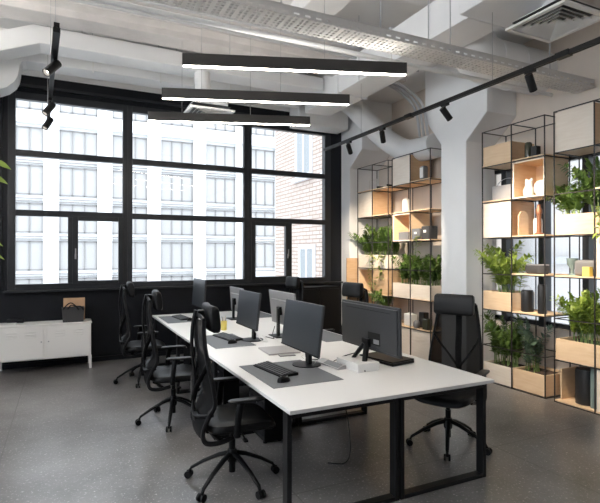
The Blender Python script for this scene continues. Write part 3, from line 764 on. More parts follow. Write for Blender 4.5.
M['armpad'] = mat('satin_arm_pad', (.012, .012, .013), .42, spec=.25)
C0 = make_chair()
def cache(o):
    KIDS[o.name] = kids(o)
    for k in KIDS[o.name]: cache(k)
cache(C0)
def place_chair(i, x, y, rot, base, label):
    c = C0 if i == 0 else copy_tree(C0)
    c.location = (x, y, 0); c.rotation_euler = (0, 0, radians(rot)); c['label'] = label
    for k in c.children:
        if k.name.startswith(('base_arm', 'base_hub')): k.rotation_euler = (0, 0, radians(base - rot))
for i, a in enumerate(((1.105, 3.42, -95, 143, 'black high-backed mesh chair nearest the camera on the left of the table'),
          (.985, 4.94, -96, 108, 'black high-backed mesh chair on the left, middle one between two others'),
          (.93, 6.62, -93, 108, 'black high-backed mesh chair on the left nearest the white cabinet'),
          (3.0, 3.25, 118, 10, 'black mesh chair facing the camera in front of the white column'),
          (3.12, 5.22, 98, 10, 'black chair whose headrest shows above the large black monitor'),
          (3.12, 7.02, 95, 40, 'black chair at the far right end of the table by the window'))):
    place_chair(i, *a)

# ------------------------------------------------------------------ shelving
SX0, SX1, PITCH = 4.955, 5.40, .464
def lv(r): return .012 + r*PITCH
def rack(name, ya, yb, label, boards):
    """two-bay open steel rack; ya > yb. boards: (bay index, level)"""
    o = thing(name, ((SX0+SX1)/2, (ya+yb)/2, 0), label, 'shelf rack', 'open black steel shelf racks'); of = tuple(o.location)
    t = .011; ym = (ya+yb)/2
    for y in (ya-t/2, ym, yb+t/2):
        for x in (SX0+t/2, SX1-t/2): MB().box(x-t/2, x+t/2, y-t/2, y+t/2, 0, lv(7)).build('upright', M['shelfmetal'], o, off=of)
    for r in range(8):
        z = lv(r) if r else .006
        f = MB()
        for x in (SX0+t/2, SX1-t/2): f.box(x-t/2, x+t/2, yb, ya, z-t/2-.006, z+t/2-.006)
        for y in (ya-t/2, ym, yb+t/2): f.box(SX0, SX1, y-t/2, y+t/2, z-t/2-.006, z+t/2-.006)
        f.build('rail_frame', M['shelfmetal'], o, off=of)
    for bay_, r in boards:
        a, b = ((ya, ym), (ym, yb))[bay_]
        MB().box(SX0+.004, SX1-.012, b+.008, a-.008, lv(r), lv(r)+.016).build('shelf_board', M['ply'], o, off=of, bevel=.001)
    return o
UA, UB, UC, UD = (4.735, 3.80), (3.69, 2.755), (7.765, 6.80), (6.70, 5.74)
rack('shelf_rack', *UA, 'black wire shelf rack right beside the white column, with two vases near its top', [(0,5),(1,6),(1,4),(1,3),(1,2),(0,6)])
rack('shelf_rack', *UB, 'black wire shelf rack at the right edge, cut off by the frame', [(0,0),(0,3),(1,3),(1,0),(1,5)])
rack('shelf_rack', *UC, 'black wire shelf rack farthest from the camera, next to the window corner', [(0,6),(1,6),(1,5),(1,2),(1,1),(0,1)])
rack('shelf_rack', *UD, 'black wire shelf rack partly hidden behind the white column', [(1,6),(0,5),(1,5),(1,4),(0,1),(1,1),(1,2)])
def bayY(U, b):
    ym = (U[0]+U[1])/2; return ((U[0], ym), (ym, U[1]))[b]
TH = .016
def cube(U, b, r, label, kind='closed', h=None, mats=('plyb', 'plyd'), name='storage_cube'):
    a, c = bayY(U, b); a -= .012; c += .012; z0 = lv(r) + .001; z1 = z0 + (h or PITCH - .018); x0, x1 = SX0+.014, SX1-.014
    o = thing(name, ((x0+x1)/2, (a+c)/2, z0), label, 'storage cube', 'plywood storage cubes'); of = tuple(o.location)
    m = MB(); m.box(x0+.012, x1, c, c+TH, z0, z1); m.box(x0+.012, x1, a-TH, a, z0, z1); m.box(x0+.012, x1, c+TH, a-TH, z0, z0+TH)
    m.box(x0+.012, x1, c+TH, a-TH, z1-TH, z1); m.box(x1-TH, x1, c+TH, a-TH, z0+TH, z1-TH)
    m.build('carcass', M[mats[1]], o, off=of, bevel=.001)
    if kind == 'closed':
        MB().box(x0, x0+.012, c, a, z0, z1).build('front_panel', M[mats[0]], o, off=of, bevel=.0015)
    else:
        e = MB(); e.box(x0, x0+.012, c, c+TH, z0, z1); e.box(x0, x0+.012, a-TH, a, z0, z1); e.box(x0, x0+.012, c+TH, a-TH, z0, z0+TH); e.box(x0, x0+.012, c+TH, a-TH, z1-TH, z1)
        e.build('front_edge', M['plyb'], o, off=of)
    return o
cube(UA, 0, 6, 'low plywood box on the upper left shelf of the rack beside the column', h=.26, mats=('ply', 'plyd'))
cube(UA, 1, 5, 'open plywood cube holding two white vases', 'open', mats=('ply', 'ply'))
cube(UA, 0, 4, 'pale closed plywood cube lit by a spotlight beside the column, below the wire-handled lantern')
cube(UB, 0, 6, 'pale closed plywood cube at the very top of the rack at the right edge')
cube(UB, 1, 3, 'pale plywood cube cut by the right edge, beside the yellow card box')
cube(UB, 1, 0, 'plywood cube on the floor level at the right edge')
cube(UD, 0, 6, 'pale plywood cube on the top shelf of the rack behind the column')
cube(UC, 0, 5, 'pale plywood cube in the upper left of the farthest rack')
cube(UD, 0, 4, 'open plywood cube above the leafy planter in the rack behind the column', 'open', mats=('ply', 'ply'))
cube(UC, 0, 2, 'open plywood cube under the long planter of the farthest rack', 'open', mats=('ply', 'ply'))
cube(UC, 1, 2, 'plywood cube half covered by hanging leaves in the farthest rack', 'closed', mats=('plyd', 'plyd'))
cube(UD, 0, 0, 'pale closed plywood cube at floor level behind the large black monitor')
cube(UD, 1, 0, 'pale closed plywood cube at floor level next to the white column')
cube(UC, 0, 0, 'plywood cube at floor level in the farthest rack', mats=('ply', 'plyd'))
o = tag(MB().box(4.74, 5.36, 7.79, 7.815, .0, 1.58).build('plywood_board', M['plyd'], bevel=.002), 'brown plywood board standing upright between the far column and the farthest rack', 'board')

# plants ------------------------------------------------------------
def leaf(mb, base, d, up, L, W, n=5, curl=.25):
    d = d.normalized(); s = d.cross(up)
    if s.length < 1e-4: s = Vector((1, 0, 0))
    s.normalize(); nn = s.cross(d).normalized(); vs = []; fs = []
    for i in range(n + 1):
        t = i / n; w = W * (sin(pi * t**.75) * .95 + .02) * .5; c = base + d*(L*t) - nn*(curl*L*t*t)
        vs += [c - s*w + nn*w*.35, c, c + s*w + nn*w*.35]
    for i in range(n):
        a = i*3; fs += [(a, a+1, a+4, a+3), (a+1, a+2, a+5, a+4)]
    mb.add(vs, fs)
def zz(parent, of, x, y, z, h, stems, leafm, rng, spread=.5, lean=(0, 0), ll=.085, lw=.053, name='plant', lim=None):
    """clump of arching stems with paired glossy leaflets"""
    mb = MB()
    for s in range(stems):
        a = rng.uniform(0, 2*pi); hh = h * rng.uniform(.55, 1.05); sp = spread * rng.uniform(.2, 1.) * hh
        d = Vector((cos(a)*sp + lean[0]*hh, sin(a)*sp + lean[1]*hh, 0)); b0 = Vector((x + rng.uniform(-.07, .07), y + rng.uniform(-.08, .08), z))
        pts = bez(b0, b0 + Vector((0, 0, hh*.45)) + d*.1, b0 + Vector((0, 0, hh*.85)) + d*.45, b0 + d + Vector((0, 0, hh*rng.uniform(.86, 1.0))), 14)
        mb.mi = 0; mb.tube(pts[::2], [.0055, .005, .0045, .004, .0035, .003, .002, .0015][:len(pts[::2])], 5, cap=False); mb.mi = 1
        nl = int(9 + hh*13)
        for i in range(nl):
            t = .20 + .80*i/(nl-1); k = t*14; j = min(13, int(k)); p = pts[j].lerp(pts[j+1], k-j); T = (pts[j+1]-pts[j]).normalized()
            sd = T.cross(Vector((cos(a + 1.2), sin(a + 1.2), .2))).normalized()
            for q in (-1, 1):
                if i == nl-1 and q == 1: continue
                dd = (sd*q*rng.uniform(.7, 1.1) + T*rng.uniform(.45, .9) + Vector((rng.uniform(-.25, .25), rng.uniform(-.25, .25), rng.uniform(-.15, .2))))
                if i == nl-1: dd = T
                sc_ = rng.uniform(.75, 1.2) * (1 - .35*max(0, t-.75)/.25)
                leaf(mb, p, dd, Vector((0, 0, 1)), ll*sc_, lw*sc_, 4, rng.uniform(.05, .35))
    if lim is not None:
        mb.v = [(max(lim, v[0]) if False else v[0], v[1], v[2]) for v in mb.v]
    return mb.build(name, [M['stem'], M[leafm]], parent, smooth=True, off=of, recalc=False)
def vine(parent, of, pts, leafm, rng, n=26, ll=.085, lw=.05, name='trailing_stem'):
    mb = MB(); P = catmull(pts, 8); mb.tube(P, .0028, 5); mb.mi = 1
    for i in range(n):
        t = i/n*(len(P)-2); j = int(t); p = P[j].lerp(P[j+1], t-j); a = rng.uniform(0, 2*pi)
        d = Vector((cos(a), sin(a), rng.uniform(-.5, .5))); leaf(mb, p + d*.012, d, Vector((0, 0, 1)), ll*rng.uniform(.7, 1.2), lw*rng.uniform(.8, 1.1), 4, .3)
    return mb.build(name, [M['stem'], M[leafm]], parent, smooth=True, off=of, recalc=False)
def planter(U, bays, r, h, label, plants, seed, leafm, boxm='plyb', vines=()):
    """plants: (y offset as fraction of the span from the window end, height, stems, spread, lean)"""
    a = bayY(U, bays[0])[0] - .012; c = bayY(U, bays[-1])[1] + .012; x0, x1 = SX0+.014, SX1-.014; z0 = lv(r) + .001 if r else .013
    o = thing('planter', ((x0+x1)/2, (a+c)/2, z0), label, 'planter', 'plywood planters with green plants'); of = tuple(o.location); rng = random.Random(seed)
    b = MB(); b.box(x0, x0+TH, c, a, z0, z0+h); b.box(x1-TH, x1, c, a, z0, z0+h); b.box(x0+TH, x1-TH, c, c+TH, z0, z0+h); b.box(x0+TH, x1-TH, a-TH, a, z0, z0+h); b.box(x0+TH, x1-TH, c+TH, a-TH, z0, z0+TH)
    b.build('planter_box', M[boxm], o, off=of, bevel=.002)
    MB().box(x0+TH, x1-TH, c+TH, a-TH, z0+TH, z0+h-.03).build('soil', M['soil'], o, off=of)
    for f, hh, n, sp, lean in plants:
        zz(o, of, (x0+x1)/2 - .02, a + (c-a)*f, z0 + h - .03, hh, n, leafm, rng, sp, lean)
    for v in vines: vine(o, of, v[0], v[1], rng, v[2])
    return o
zl = lv
planter(UA, (0,), 2, .235, 'planter with a bushy green plant beside the column, at chair-headrest height', [(.38, .62, 13, .5, (-.10, .14)), (.70, .56, 11, .5, (-.05, -.05))], 11, 'leafA', 'ply')
planter(UA, (0,), 0, .235, 'pale planter on the floor nearest the column with a dark leafy plant', [(.3, .66, 13, .45, (-.06, .1)), (.72, .58, 11, .45, (-.05, 0))], 12, 'leafB', 'plyb')
planter(UA, (1,), 0, .245, 'planter on the floor with mixed grey-green leaves, right one of the two on the floor', [(.3, .58, 11, .45, (-.05, 0))], 13, 'leafC', 'ply')
planter(UB, (0, 1), 1, .235, 'long planter full of bright bushy leaves low in the rack at the right edge', [(.14, .54, 16, .62, (-.1, .06)), (.36, .60, 18, .6, (-.12, 0)), (.6, .60, 16, .6, (-.1, 0)), (.85, .55, 14, .6, (-.1, 0))], 14, 'leafA', 'ply')
planter(UB, (0, 1), 4, .225, 'long planter high on the right edge with wild dark leaves spilling to the left', [(.08, .48, 10, .7, (-.10, .62)), (.14, .40, 9, .8, (-.12, .25)), (.36, .68, 13, .45, (-.06, .2)), (.7, .6, 12, .6, (-.15, -.1))], 15, 'leafB', 'ply',
        vines=[([(5.0, 3.10, 2.1), (4.90, 3.12, 2.12), (4.89, 3.13, 1.95), (4.90, 3.12, 1.80)], 'leafA', 14)])
planter(UC, (0, 1), 3, .235, 'long planter of spiky dark leaves in the farthest rack', [(.1, .46, 13, .8, (-.2, .18)), (.36, .56, 14, .55, (-.1, 0)), (.62, .56, 14, .5, (-.1, 0)), (.88, .5, 12, .5, (-.1, -.05))], 16, 'leafB', 'plyb',
        vines=[([(4.98, 7.25, 1.60), (4.88, 7.25, 1.62), (4.87, 7.22, 1.40), (4.88, 7.15, 1.15), (4.87, 7.2, 1.0)], 'leafY', 40), ([(4.98, 6.9, 1.6), (4.88, 6.9, 1.62), (4.87, 6.95, 1.42), (4.88, 6.92, 1.2)], 'leafY', 34)])
planter(UD, (0, 1), 2, .235, 'long planter of dense green leaves in the rack behind the column', [(.1, .50, 13, .45, (-.06, 0)), (.36, .5, 13, .45, (-.05, 0)), (.62, .52, 13, .45, (-.05, 0)), (.88, .48, 12, .45, (-.05, 0))], 17, 'leafB', 'plyb',
        vines=[([(5.1, 5.95, 1.9), (4.94, 5.98, 1.92), (4.90, 6.0, 1.80), (4.90, 6.02, 1.6)], 'leafY', 22)])
# small potted plant in the farthest rack, above the chair headrest
def pot(x, y, z, r, h, m): 
    return MB().lathe([(0, 0), (r*.78, 0), (r, h), (r*.9, h), (r*.85, h-.02), (0, h-.02)], (x, y, z), 20)
y_ = sum(bayY(UC, 1))/2
o = thing('potted_plant', (5.12, y_, lv(1)+.017), 'leafy plant in a terracotta pot at headrest height in the farthest rack', 'plant'); of = tuple(o.location)
pot(5.12, y_, lv(1)+.017, .11, .19, 0).build('pot', M['terra'], o, off=of, smooth=True)
zz(o, of, 5.10, y_, lv(1)+.19, .36, 16, 'leafB', random.Random(21), .9, (-.35, -.1))

# shelf ornaments ---------------------------------------------------
def vase(name, x, y, z, prof, m, label, cat='vase', grp=None, extra=None):
    o = MB().lathe(prof, n=24).build(name, M[m], smooth=True); o.location = (x, y, z); return tag(o, label, cat, grp)
bz = lambda r: lv(r) + TH + .0005
yA1, yA2, yB1, yB2 = [sum(bayY(u, b))/2 for u, b in ((UA,0),(UA,1),(UB,0),(UB,1))]
yC1, yC2, yD1, yD2 = [sum(bayY(u, b))/2 for u, b in ((UC,0),(UC,1),(UD,0),(UD,1))]
BOT = [(0,0),(.045,0),(.05,.01),(.05,.14),(.045,.165),(.03,.175),(.03,.19),(.026,.19),(.026,.17),(0,.16)]
vase('vase', 5.10, yA2+.10, bz(6), [(0,0),(.042,0),(.045,.02),(.045,.16),(.04,.195),(.03,.205),(0,.205)], 'olive', 'tall rounded olive vase on the top shelf above the open cube')
o = MB().box(-.04,.04,-.042,.042,0,.14).build('ornament_block', M['dark'], bevel=.008); o.location = (5.10, yA2+.0, bz(6)); tag(o, 'squat dark block beside the olive vase on the top shelf', 'ornament')
# bear-shaped vase and round vase in the cube
zc = lv(5) + .001 + TH + .0005
o = thing('vase', (5.08, yA2+.075, zc), 'white vase with two small rounded ears in the open cube', 'vase')
MB().lathe([(0,0),(.055,0),(.066,.03),(.068,.08),(.05,.125),(.045,.14),(.05,.165),(.042,.195),(.02,.205),(0,.207)], n=24).build('vase_body', M['ceramic'], o, smooth=True)
for s in (-1, 1): MB().lathe([(0,-.02),(.016,-.015),(.02,0),(.015,.016),(0,.02)], (0, s*.034, .205), 12).build('vase_ear', M['ceramic'], o, smooth=True)
vase('vase', 5.06, yA2-.11, zc, [(0,0),(.05,0),(.075,.04),(.082,.09),(.072,.14),(.045,.17),(.03,.175),(.026,.165),(0,.16)], 'ceramic', 'round white vase, right one in the open cube')
# lantern with wire handle
o = thing('lantern_box', (5.14, yA1-.02, bz(5)), 'pale grey box with an arched wire handle on the shelf beside the column', 'basket')
MB().box(-.09, .09, -.175, .175, 0, .19).build('box_body', M['greyl'] if 'greyl' in M else M['silver'], o, bevel=.006)
MB().tube([(0, .17*cos(radians(t)), .18 + .105*sin(radians(t))) for t in range(0, 181, 12)], .005, 8).build('wire_handle', M['chrome'], o, smooth=True)
# arch of light and shade built as a board, white bottle and copper bottle
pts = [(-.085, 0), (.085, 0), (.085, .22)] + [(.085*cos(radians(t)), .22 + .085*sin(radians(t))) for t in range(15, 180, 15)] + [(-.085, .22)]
o = MB().prism(pts, 'y', -.011, .011).build('arch_shade_board', M['ply'], bevel=.003); o.location = (5.13, yA2+.205, bz(4)); tag(o, 'arch of light and shade on the cube side, built as a board, left of the pale jar', 'board')
vase('vase', 5.16, yA2+.02, bz(4), [(0,0),(.05,0),(.052,.17),(.045,.20),(.03,.205),(0,.205)], 'ceramic', 'plain pale jar just left of the copper bottle')
o = thing('bottle', (5.06, yA2-.075, bz(4)), 'slim copper bottle on a round foot, right of the pale jar', 'bottle')
MB().lathe([(0,0),(.055,0),(.055,.015),(.03,.025),(.026,.06),(.026,.22),(.03,.25),(.0,.25)], n=20).build('bottle_body', M['copper'], o, smooth=True)
MB().lathe([(0,.25),(.036,.25),(.036,.30),(.022,.32),(.02,.36),(0,.36)], n=20).build('bottle_cap', M['copper'], o, smooth=True)
# row 3
o = thing('storage_basket', (5.10, yA2-.02, bz(3)), 'low dark oval basket on the shelf above the two black canisters', 'basket')
n = 28; vs = []; pr = [(.85,0),(1,.015),(1.04,.07),(1.0,.10),(.93,.10),(.9,.03)]
for k0, z in pr:
    for k in range(n): a = 2*pi*k/n; vs.append((.095*k0*cos(a), 1.4*.1*k0*math.copysign(abs(sin(a))**.7, sin(a)), z))
fs = [(i*n+k, i*n+(k+1) % n, (i+1)*n+(k+1) % n, (i+1)*n+k) for i in range(5) for k in range(n)] + [tuple(range(n))[::-1], tuple(5*n+k for k in range(n))]
MB().add(vs, fs).build('basket_body', M['felt'], o, smooth=True)
MB().tube([(.09*cos(radians(t)), .136*sin(radians(t)), .105) for t in range(0, 361, 15)], .008, 6).build('basket_rim', M['greyc'], o, smooth=True)
def canister(x, y, z, r, h, label, handle=True, m='dark'):
    o = thing('canister', (x, y, z), label, 'canister', None)
    MB().lathe([(0,0),(r*.97,0),(r,.01),(r,h-.02),(r*.96,h),(0,h)], n=26).build('canister_body', M[m], o, smooth=True)
    MB().lathe([(0,h),(r*.9,h),(r*.9,h+.012),(0,h+.014)], n=26).build('canister_lid', M[m], o, smooth=True)
    if handle: MB().tube([(0, r*.75*cos(radians(t)), h + .008 + r*.8*sin(radians(t))) for t in range(0, 181, 15)], .004, 6).build('wire_handle', M['chrome'], o, smooth=True)
    return o
canister(5.08, yA2+.105, bz(2), .072, .25, 'black canister with a wire handle, left one beside the fresh green planter')
canister(5.06, yA2-.115, bz(2), .05, .33, 'slim tall black canister, right one beside the fresh green planter', False)

# rack at the right edge
vase('glass_vase', 5.10, yB1+.11, bz(3), [(0,0),(.05,0),(.02,.02),(.018,.07),(.055,.12),(.06,.19),(.055,.19),(.05,.12),(0,.1)], 'teal', 'small smoky glass goblet on the shelf left of the yellow card box')
o = thing('storage_basket', (5.14, yB1-.06, bz(3)), 'grey round-cornered tray box behind the yellow card box', 'basket')
MB().box(-.10, .10, -.12, .12, 0, .17).build('box_body', M['greyc'], o, bevel=.035, seg=4)
MB().box(-.06, .06, -.08, .08, .165, .175).build('box_lid', M['felt'], o, bevel=.003)
o = MB().box(-.03, .03, -.04, .04, 0, .10).build('card_box', M['yellow'], bevel=.003); o.location = (5.0, yB1-.13, bz(3)); tag(o, 'small yellow card box at the shelf edge on the right rack', 'box')
o = canister(5.12, yB1-.03, .03, .105, .37, 'large black canister standing on the floor board of the right rack')
o = MB().box(-.14,.14,-.008,.008,0,.34).build('plywood_board', M['ply'], bevel=.002); o.location = (5.16, bayY(UB,0)[0]-.04, .0295); tag(o, 'plywood panel upright at the left end of the right rack near the floor', 'board')
o = thing('glass_jar', (5.06, yB1-.175, .0295), 'tall teal glass jar beside the large black canister', 'jar')
MB().lathe([(0,0),(.048,0),(.05,.01),(.05,.36),(.046,.40),(.05,.41),(.05,.42),(.043,.42),(.042,.02),(0,.02)], n=22).build('jar_body', M['teal'], o, smooth=True)
MB().lathe([(0,.42),(.052,.42),(.052,.445),(0,.447)], n=22).build('jar_lid', M['greyc'], o, smooth=True)
# far racks
o = thing('photo_frame', (5.15, yC1, bz(6)), 'thin white empty frame standing on the top shelf of the farthest rack', 'frame')
f = MB(); f.box(-.006,.006,-.13,-.115,0,.22); f.box(-.006,.006,.115,.13,0,.22); f.box(-.006,.006,-.115,.115,0,.015); f.box(-.006,.006,-.115,.115,.205,.22); f.build('frame_border', M['whitep'], o)
o = thing('small_tray', (5.08, yC2+.02, bz(6)), 'small dark low tray on the top shelf of the farthest rack', 'tray')
MB().box(-.07,.07,-.15,.15,0,.012).build('tray_base', M['dark'], o, bevel=.003); MB().box(-.07,.07,-.15,-.14,.012,.05).build('tray_end', M['dark'], o); MB().box(-.07,.07,.14,.15,.012,.05).build('tray_end', M['dark'], o)
o = thing('speaker', (5.05, yD2+.02, bz(6)), 'small dark-framed speaker with a pale front on the top shelf by the column', 'speaker')
MB().box(-.045,.055,-.05,.05,0,.22).build('speaker_body', M['greyc'], o, bevel=.03, seg=4); MB().box(-.052,-.042,-.036,.036,.03,.19).build('speaker_front', M['whitep'], o, bevel=.003)
o = thing('table_lamp', (5.05, yD1-.02, bz(5)), 'small white dome-topped lamp in the middle of the rack behind the column', 'lamp')
MB().lathe([(0,0),(.062,0),(.062,.17),(.055,.20),(.035,.215),(0,.22)], n=24).build('lamp_shade', M['ceramic'], o, smooth=True)
MB().lathe([(0,.218),(.012,.218),(.012,.232),(0,.233)], n=10).build('lamp_knob', M['whitep'], o)
o = MB().box(-.06,.06,-.12,.12,0,.13).build('grey_case', M['greyc'], bevel=.006); o.location = (5.05, yD1-.02, lv(4)+TH+.002); tag(o, 'grey case lying inside the open cube behind the column', 'case')
for i, (y, w_, h_, m, lab) in enumerate(((yD2+.11, .20, .17, 'greyc', 'grey fabric box, left one above the leafy planter by the column'), (yD2-.11, .17, .20, 'felt', 'dark felt box next to the column above the leafy planter'))):
    o = thing('fabric_box', (5.05, y, bz(4)), lab, 'box', 'fabric boxes on the shelf')
    MB().box(-.09,.09,-w_/2,w_/2,0,h_).build('box_body', M[m], o, bevel=.012); MB().box(-.096,-.09,-.03,.03,h_*.5,h_*.7).build('label_holder', M['whitep'], o, bevel=.002)
vase('vase', 4.99, yD2-.03, bz(4), [(0,0),(.02,0),(.03,.03),(.012,.06),(.01,.09),(0,.09)], 'copper', 'tiny copper ornament in front of the two fabric boxes')
# row 1 of the rack behind the column
o = thing('tissue_box', (5.06, yD1-.12, bz(1)), 'white rounded box on the low shelf behind the large black monitor', 'box')
MB().box(-.06,.06,-.10,.10,0,.20).build('box_body', M['whitep'], o, bevel=.02, seg=3); MB().box(-.02,.02,-.04,.04,.2,.215).build('box_top', M['ceramic'], o, bevel=.005)
o = MB().box(-.05,.05,-.065,.065,0,.24).build('dark_container', M['dark'], bevel=.01); o.location = (5.14, yD2+.13, bz(1)); tag(o, 'dark upright container on the low shelf, behind the round white jar', 'container')
vase('vase', 4.99, yD2+.12, bz(1), [(0,0),(.035,0),(.055,.04),(.052,.09),(.03,.12),(0,.125)], 'greyc', 'small round grey vase on the low shelf behind the chair')
o = MB().box(-.05,.05,-.06,.06,0,.17).build('dark_container', M['olive'], bevel=.012); o.location = (5.02, yD2-.09, bz(1)); tag(o, 'dark green container on the low shelf next to the column', 'container')

# ------------------------------------------------------------------ white locker bench and bag
x0, x1, y0, y1, zb, ztop = -.83, .365, 7.70, 8.08, .18, .675
o = thing('locker_cabinet', ((x0+x1)/2, 7.89, 0), 'low white metal locker cabinet against the black wall under the window', 'cabinet'); of = tuple(o.location)
MB().box(x0+.01, x1-.01, y0+.012, y1, zb, ztop-.02).build('body', M['locker'], o, off=of, bevel=.004)
MB().box(x0, x1, y0-.005, y1+.005, ztop-.022, ztop).build('top', M['locker'], o, off=of, bevel=.005)
for (a, b, hx) in ((x0+.02, -.262, -.285), (-.218, x1-.02, -.195)):
    d = MB().box(a, b, y0, y0+.014, zb+.015, ztop-.035).build('door', M['locker'], o, off=of, bevel=.004)
    for cxx in (a + (b-a)*.30, a + (b-a)*.72):
        for k in range(3):
            MB().obox((cxx, y0-.004, ztop-.10-k*.035), (.13, .012, .012), Matrix.Rotation(radians(-35), 3, 'X')).build('vent_louvre', M['locker'], d, off=of, bevel=.003)
    MB().tube([(hx, y0-.016, .43), (hx, y0, .43)], [.010, .007], 12).build('knob', M['chrome'], d, off=of, smooth=True)
for x in (x0+.02, x1-.02):
    for y in (y0+.02, y1-.02): MB().box(x-.017, x+.017, y-.017, y+.017, 0, zb+.01).build('leg', M['locker'], o, off=of, bevel=.003)
zt = ztop + .0005
o = thing('storage_basket', (.118, 7.84, zt), 'dark woven basket with drooping handles on the white locker cabinet', 'basket'); 
b = MB(); P1 = [(-.135,-.09),(.135,-.09),(.135,.09),(-.135,.09)]; P2 = [(-.15,-.105),(.15,-.105),(.15,.105),(-.15,.105)]
vs = [(x, y, 0) for x, y in P1] + [(x, y, .205) for x, y in P2] + [(x*.93, y*.9, .205) for x, y in P2] + [(x*.93, y*.9, .02) for x, y in P1]
b.add(vs, [(3,2,1,0)] + [(r*4+k, r*4+(k+1) % 4, (r+1)*4+(k+1) % 4, (r+1)*4+k) for r in range(3) for k in range(4)] + [(12,13,14,15)])
b.build('basket_body', M['felt'], o, bevel=.006)
for sx, q in ((-1, .03), (1, -.02)):
    p = catmull([(sx*.03 - .10, -.11, .19), (sx*.03-.06, -.12, .245), (sx*.03, -.125, .25 + q), (sx*.03+.07, -.12, .225), (sx*.03+.10, -.11, .175)], 5)
    MB().tube(p, .012, 8, sx=1.6, sz=.6).build('basket_handle', M['fabric'], o, smooth=True)
o = tag(MB().box(-.145,.145,-.012,.012,0,.33).build('cardboard_folder', M['kraft'], bevel=.003), 'brown cardboard piece standing upright behind the dark basket', 'cardboard'); o.location = (.135, 7.98, zt)
o = tag(MB().box(-.10,.10,-.13,.13,0,.012).build('paper_stack', M['whitep'], bevel=.002), 'flat white paper stack at the left end of the locker cabinet', 'paper'); o.location = (-.70, 7.85, zt)
o = thing('carry_bag', (-.62, 8.0, zt), 'flat black bag at the left end of the locker cabinet against the wall', 'bag')
MB().box(-.11,.11,-.05,.05,0,.06).build('bag_body', M['fabric'], o, bevel=.02, seg=3)
MB().tube([(-.06, 0, .055), (-.03, 0, .085), (.03, 0, .085), (.06, 0, .055)], .006, 8).build('bag_handle', M['fabric'], o, smooth=True)
# dark cabinet in the window corner
o = thing('black_cabinet', (4.10, 7.88, 0), 'plain black cabinet in the corner under the right end of the window', 'cabinet')
MB().box(-.40, .40, -.22, .22, .03, 1.05).build('body', M['legs'], o, bevel=.005); MB().box(-.405, .405, -.225, .225, 1.05, 1.07).build('top', M['plastic'], o, bevel=.003)
for s in (-1, 1):
    d = MB().box(min(0, s*.395)+.003, max(0, s*.395)-.003, -.236, -.22, .05, 1.035).build('door', M['legs'], o, bevel=.003); MB().box(s*.03-.005, s*.03+.005, -.25, -.236, .5, .62).build('handle', M['plastic'], d)
# tall plant whose leaves reach into the left edge
o = thing('potted_tree', (-1.12, 5.95, 0), 'tall potted plant whose leaf tips enter at the left edge', 'plant'); of = (-1.22, 5.95, 0)
pot(-1.22, 5.95, 0, .2, .38, 0).build('pot', M['dark'], o, off=of, smooth=True)
MB().cyl((-1.22, 5.95, .30), (-1.22, 5.95, .362), .165, n=20).build('soil', M['soil'], o, off=of)
tk_ = catmull([(-1.22, 5.95, .35), (-1.20, 5.93, .9), (-1.23, 5.96, 1.5), (-1.20, 5.95, 2.3)], 6)
MB().tube(tk_, [.02]*8 + [.015]*(len(tk_)-8), 8).build('trunk', M['trunk'], o, off=of, smooth=True)
mb = MB(); rg = random.Random(5)
for k in range(46):
    z = rg.uniform(1.0, 2.45); a = rg.uniform(.35*pi, 1.65*pi); L = rg.uniform(.28, .5); b0 = Vector((-1.21, 5.95, z)); e = b0 + Vector((cos(a)*L, sin(a)*L, rg.uniform(.02, .2)))
    mb.mi = 0; mb.tube([b0, b0.lerp(e, .5) + Vector((0,0,.04)), e], .004, 5)
    mb.mi = 1; leaf(mb, e, e-b0, Vector((0,0,1)), .17, .09, 5, .5)
for tx, tyy, tz_ in ((-.505, 5.9, 2.56), (-.53, 5.85, 2.40), (-.575, 5.9, 1.76), (-.565, 5.95, 1.62), (-.60, 5.8, 2.47)):
    b0 = Vector((-1.21, 5.95, tz_-.25)); e = Vector((tx-.25, tyy, tz_+.04)); mb.mi = 0; mb.tube([b0, b0.lerp(e, .5) + Vector((0,0,.05)), e], .004, 5)
    mb.mi = 1; leaf(mb, e, Vector((1, -.1, -.22)), Vector((0,.55,1)), .17, .11, 5, .2)
mb.build('foliage', [M['stem'], M['leafA']], o, smooth=True, off=of, recalc=False)

# ------------------------------------------------------------------ outside
FY = 40.
o = thing('office_building', (6, FY+1, -9), 'pale modern office building across the street with stacked windows', 'building'); of = tuple(o.location)
MB().box(-26, 42, FY+.3, FY+8, -9, 19).build('facade_wall', M['bwall'], o, off=of)
P0, PP, PW_ = -.35, 3.66, 2.62
for z in (11.05, 18.6): MB().box(-26, 42, FY-.35, FY+.4, z, z+.9).build('cornice', M['bwall'], o, off=of)
rows = [14.3, 17.05] + [10.85 - 2.75*k for k in range(0, 6)]
for i in range(-7, 12):
    xx = P0 + PP*i; MB().box(xx-PP+PW_, xx, FY-.05, FY+.35, -9, 18.6).build('pilaster', M['bwall'], o, off=of)
for i in range(-3, 7):
    xx = P0 + PP*i
    for zt_ in rows:
        h_ = 2.15; z0 = zt_-h_
        f = MB(); f.box(xx, xx+PW_, FY+.15, FY+.32, z0, z0+.09); f.box(xx, xx+PW_, FY+.15, FY+.32, zt_-.09, zt_)
        for q in range(4): cx_ = xx + .05 + q*(PW_-.1)/3; f.box(cx_-.045, cx_+.045, FY+.15, FY+.32, z0, zt_)
        f.box(xx, xx+PW_, FY+.05, FY+.2, z0-.30, z0-.24); f.box(xx, xx+PW_, FY+.05, FY+.2, z0-.50, z0-.45)
        fr = f.build('window_frame', M['bframe'], o, off=of)
        MB().box(xx+.05, xx+PW_-.05, FY+.24, FY+.28, z0+.05, zt_-.05).build('window_pane', M['bglass'], fr, off=of)
o = thing('brick_building', (9.5, 14.5, -9), 'pale brick building wing beyond the right bay of the window', 'building'); of = tuple(o.location)
MB().box(7.0, 13, 11.2, 16.55, -9, 15).build('brick_wall', M['brick'], o, off=of)
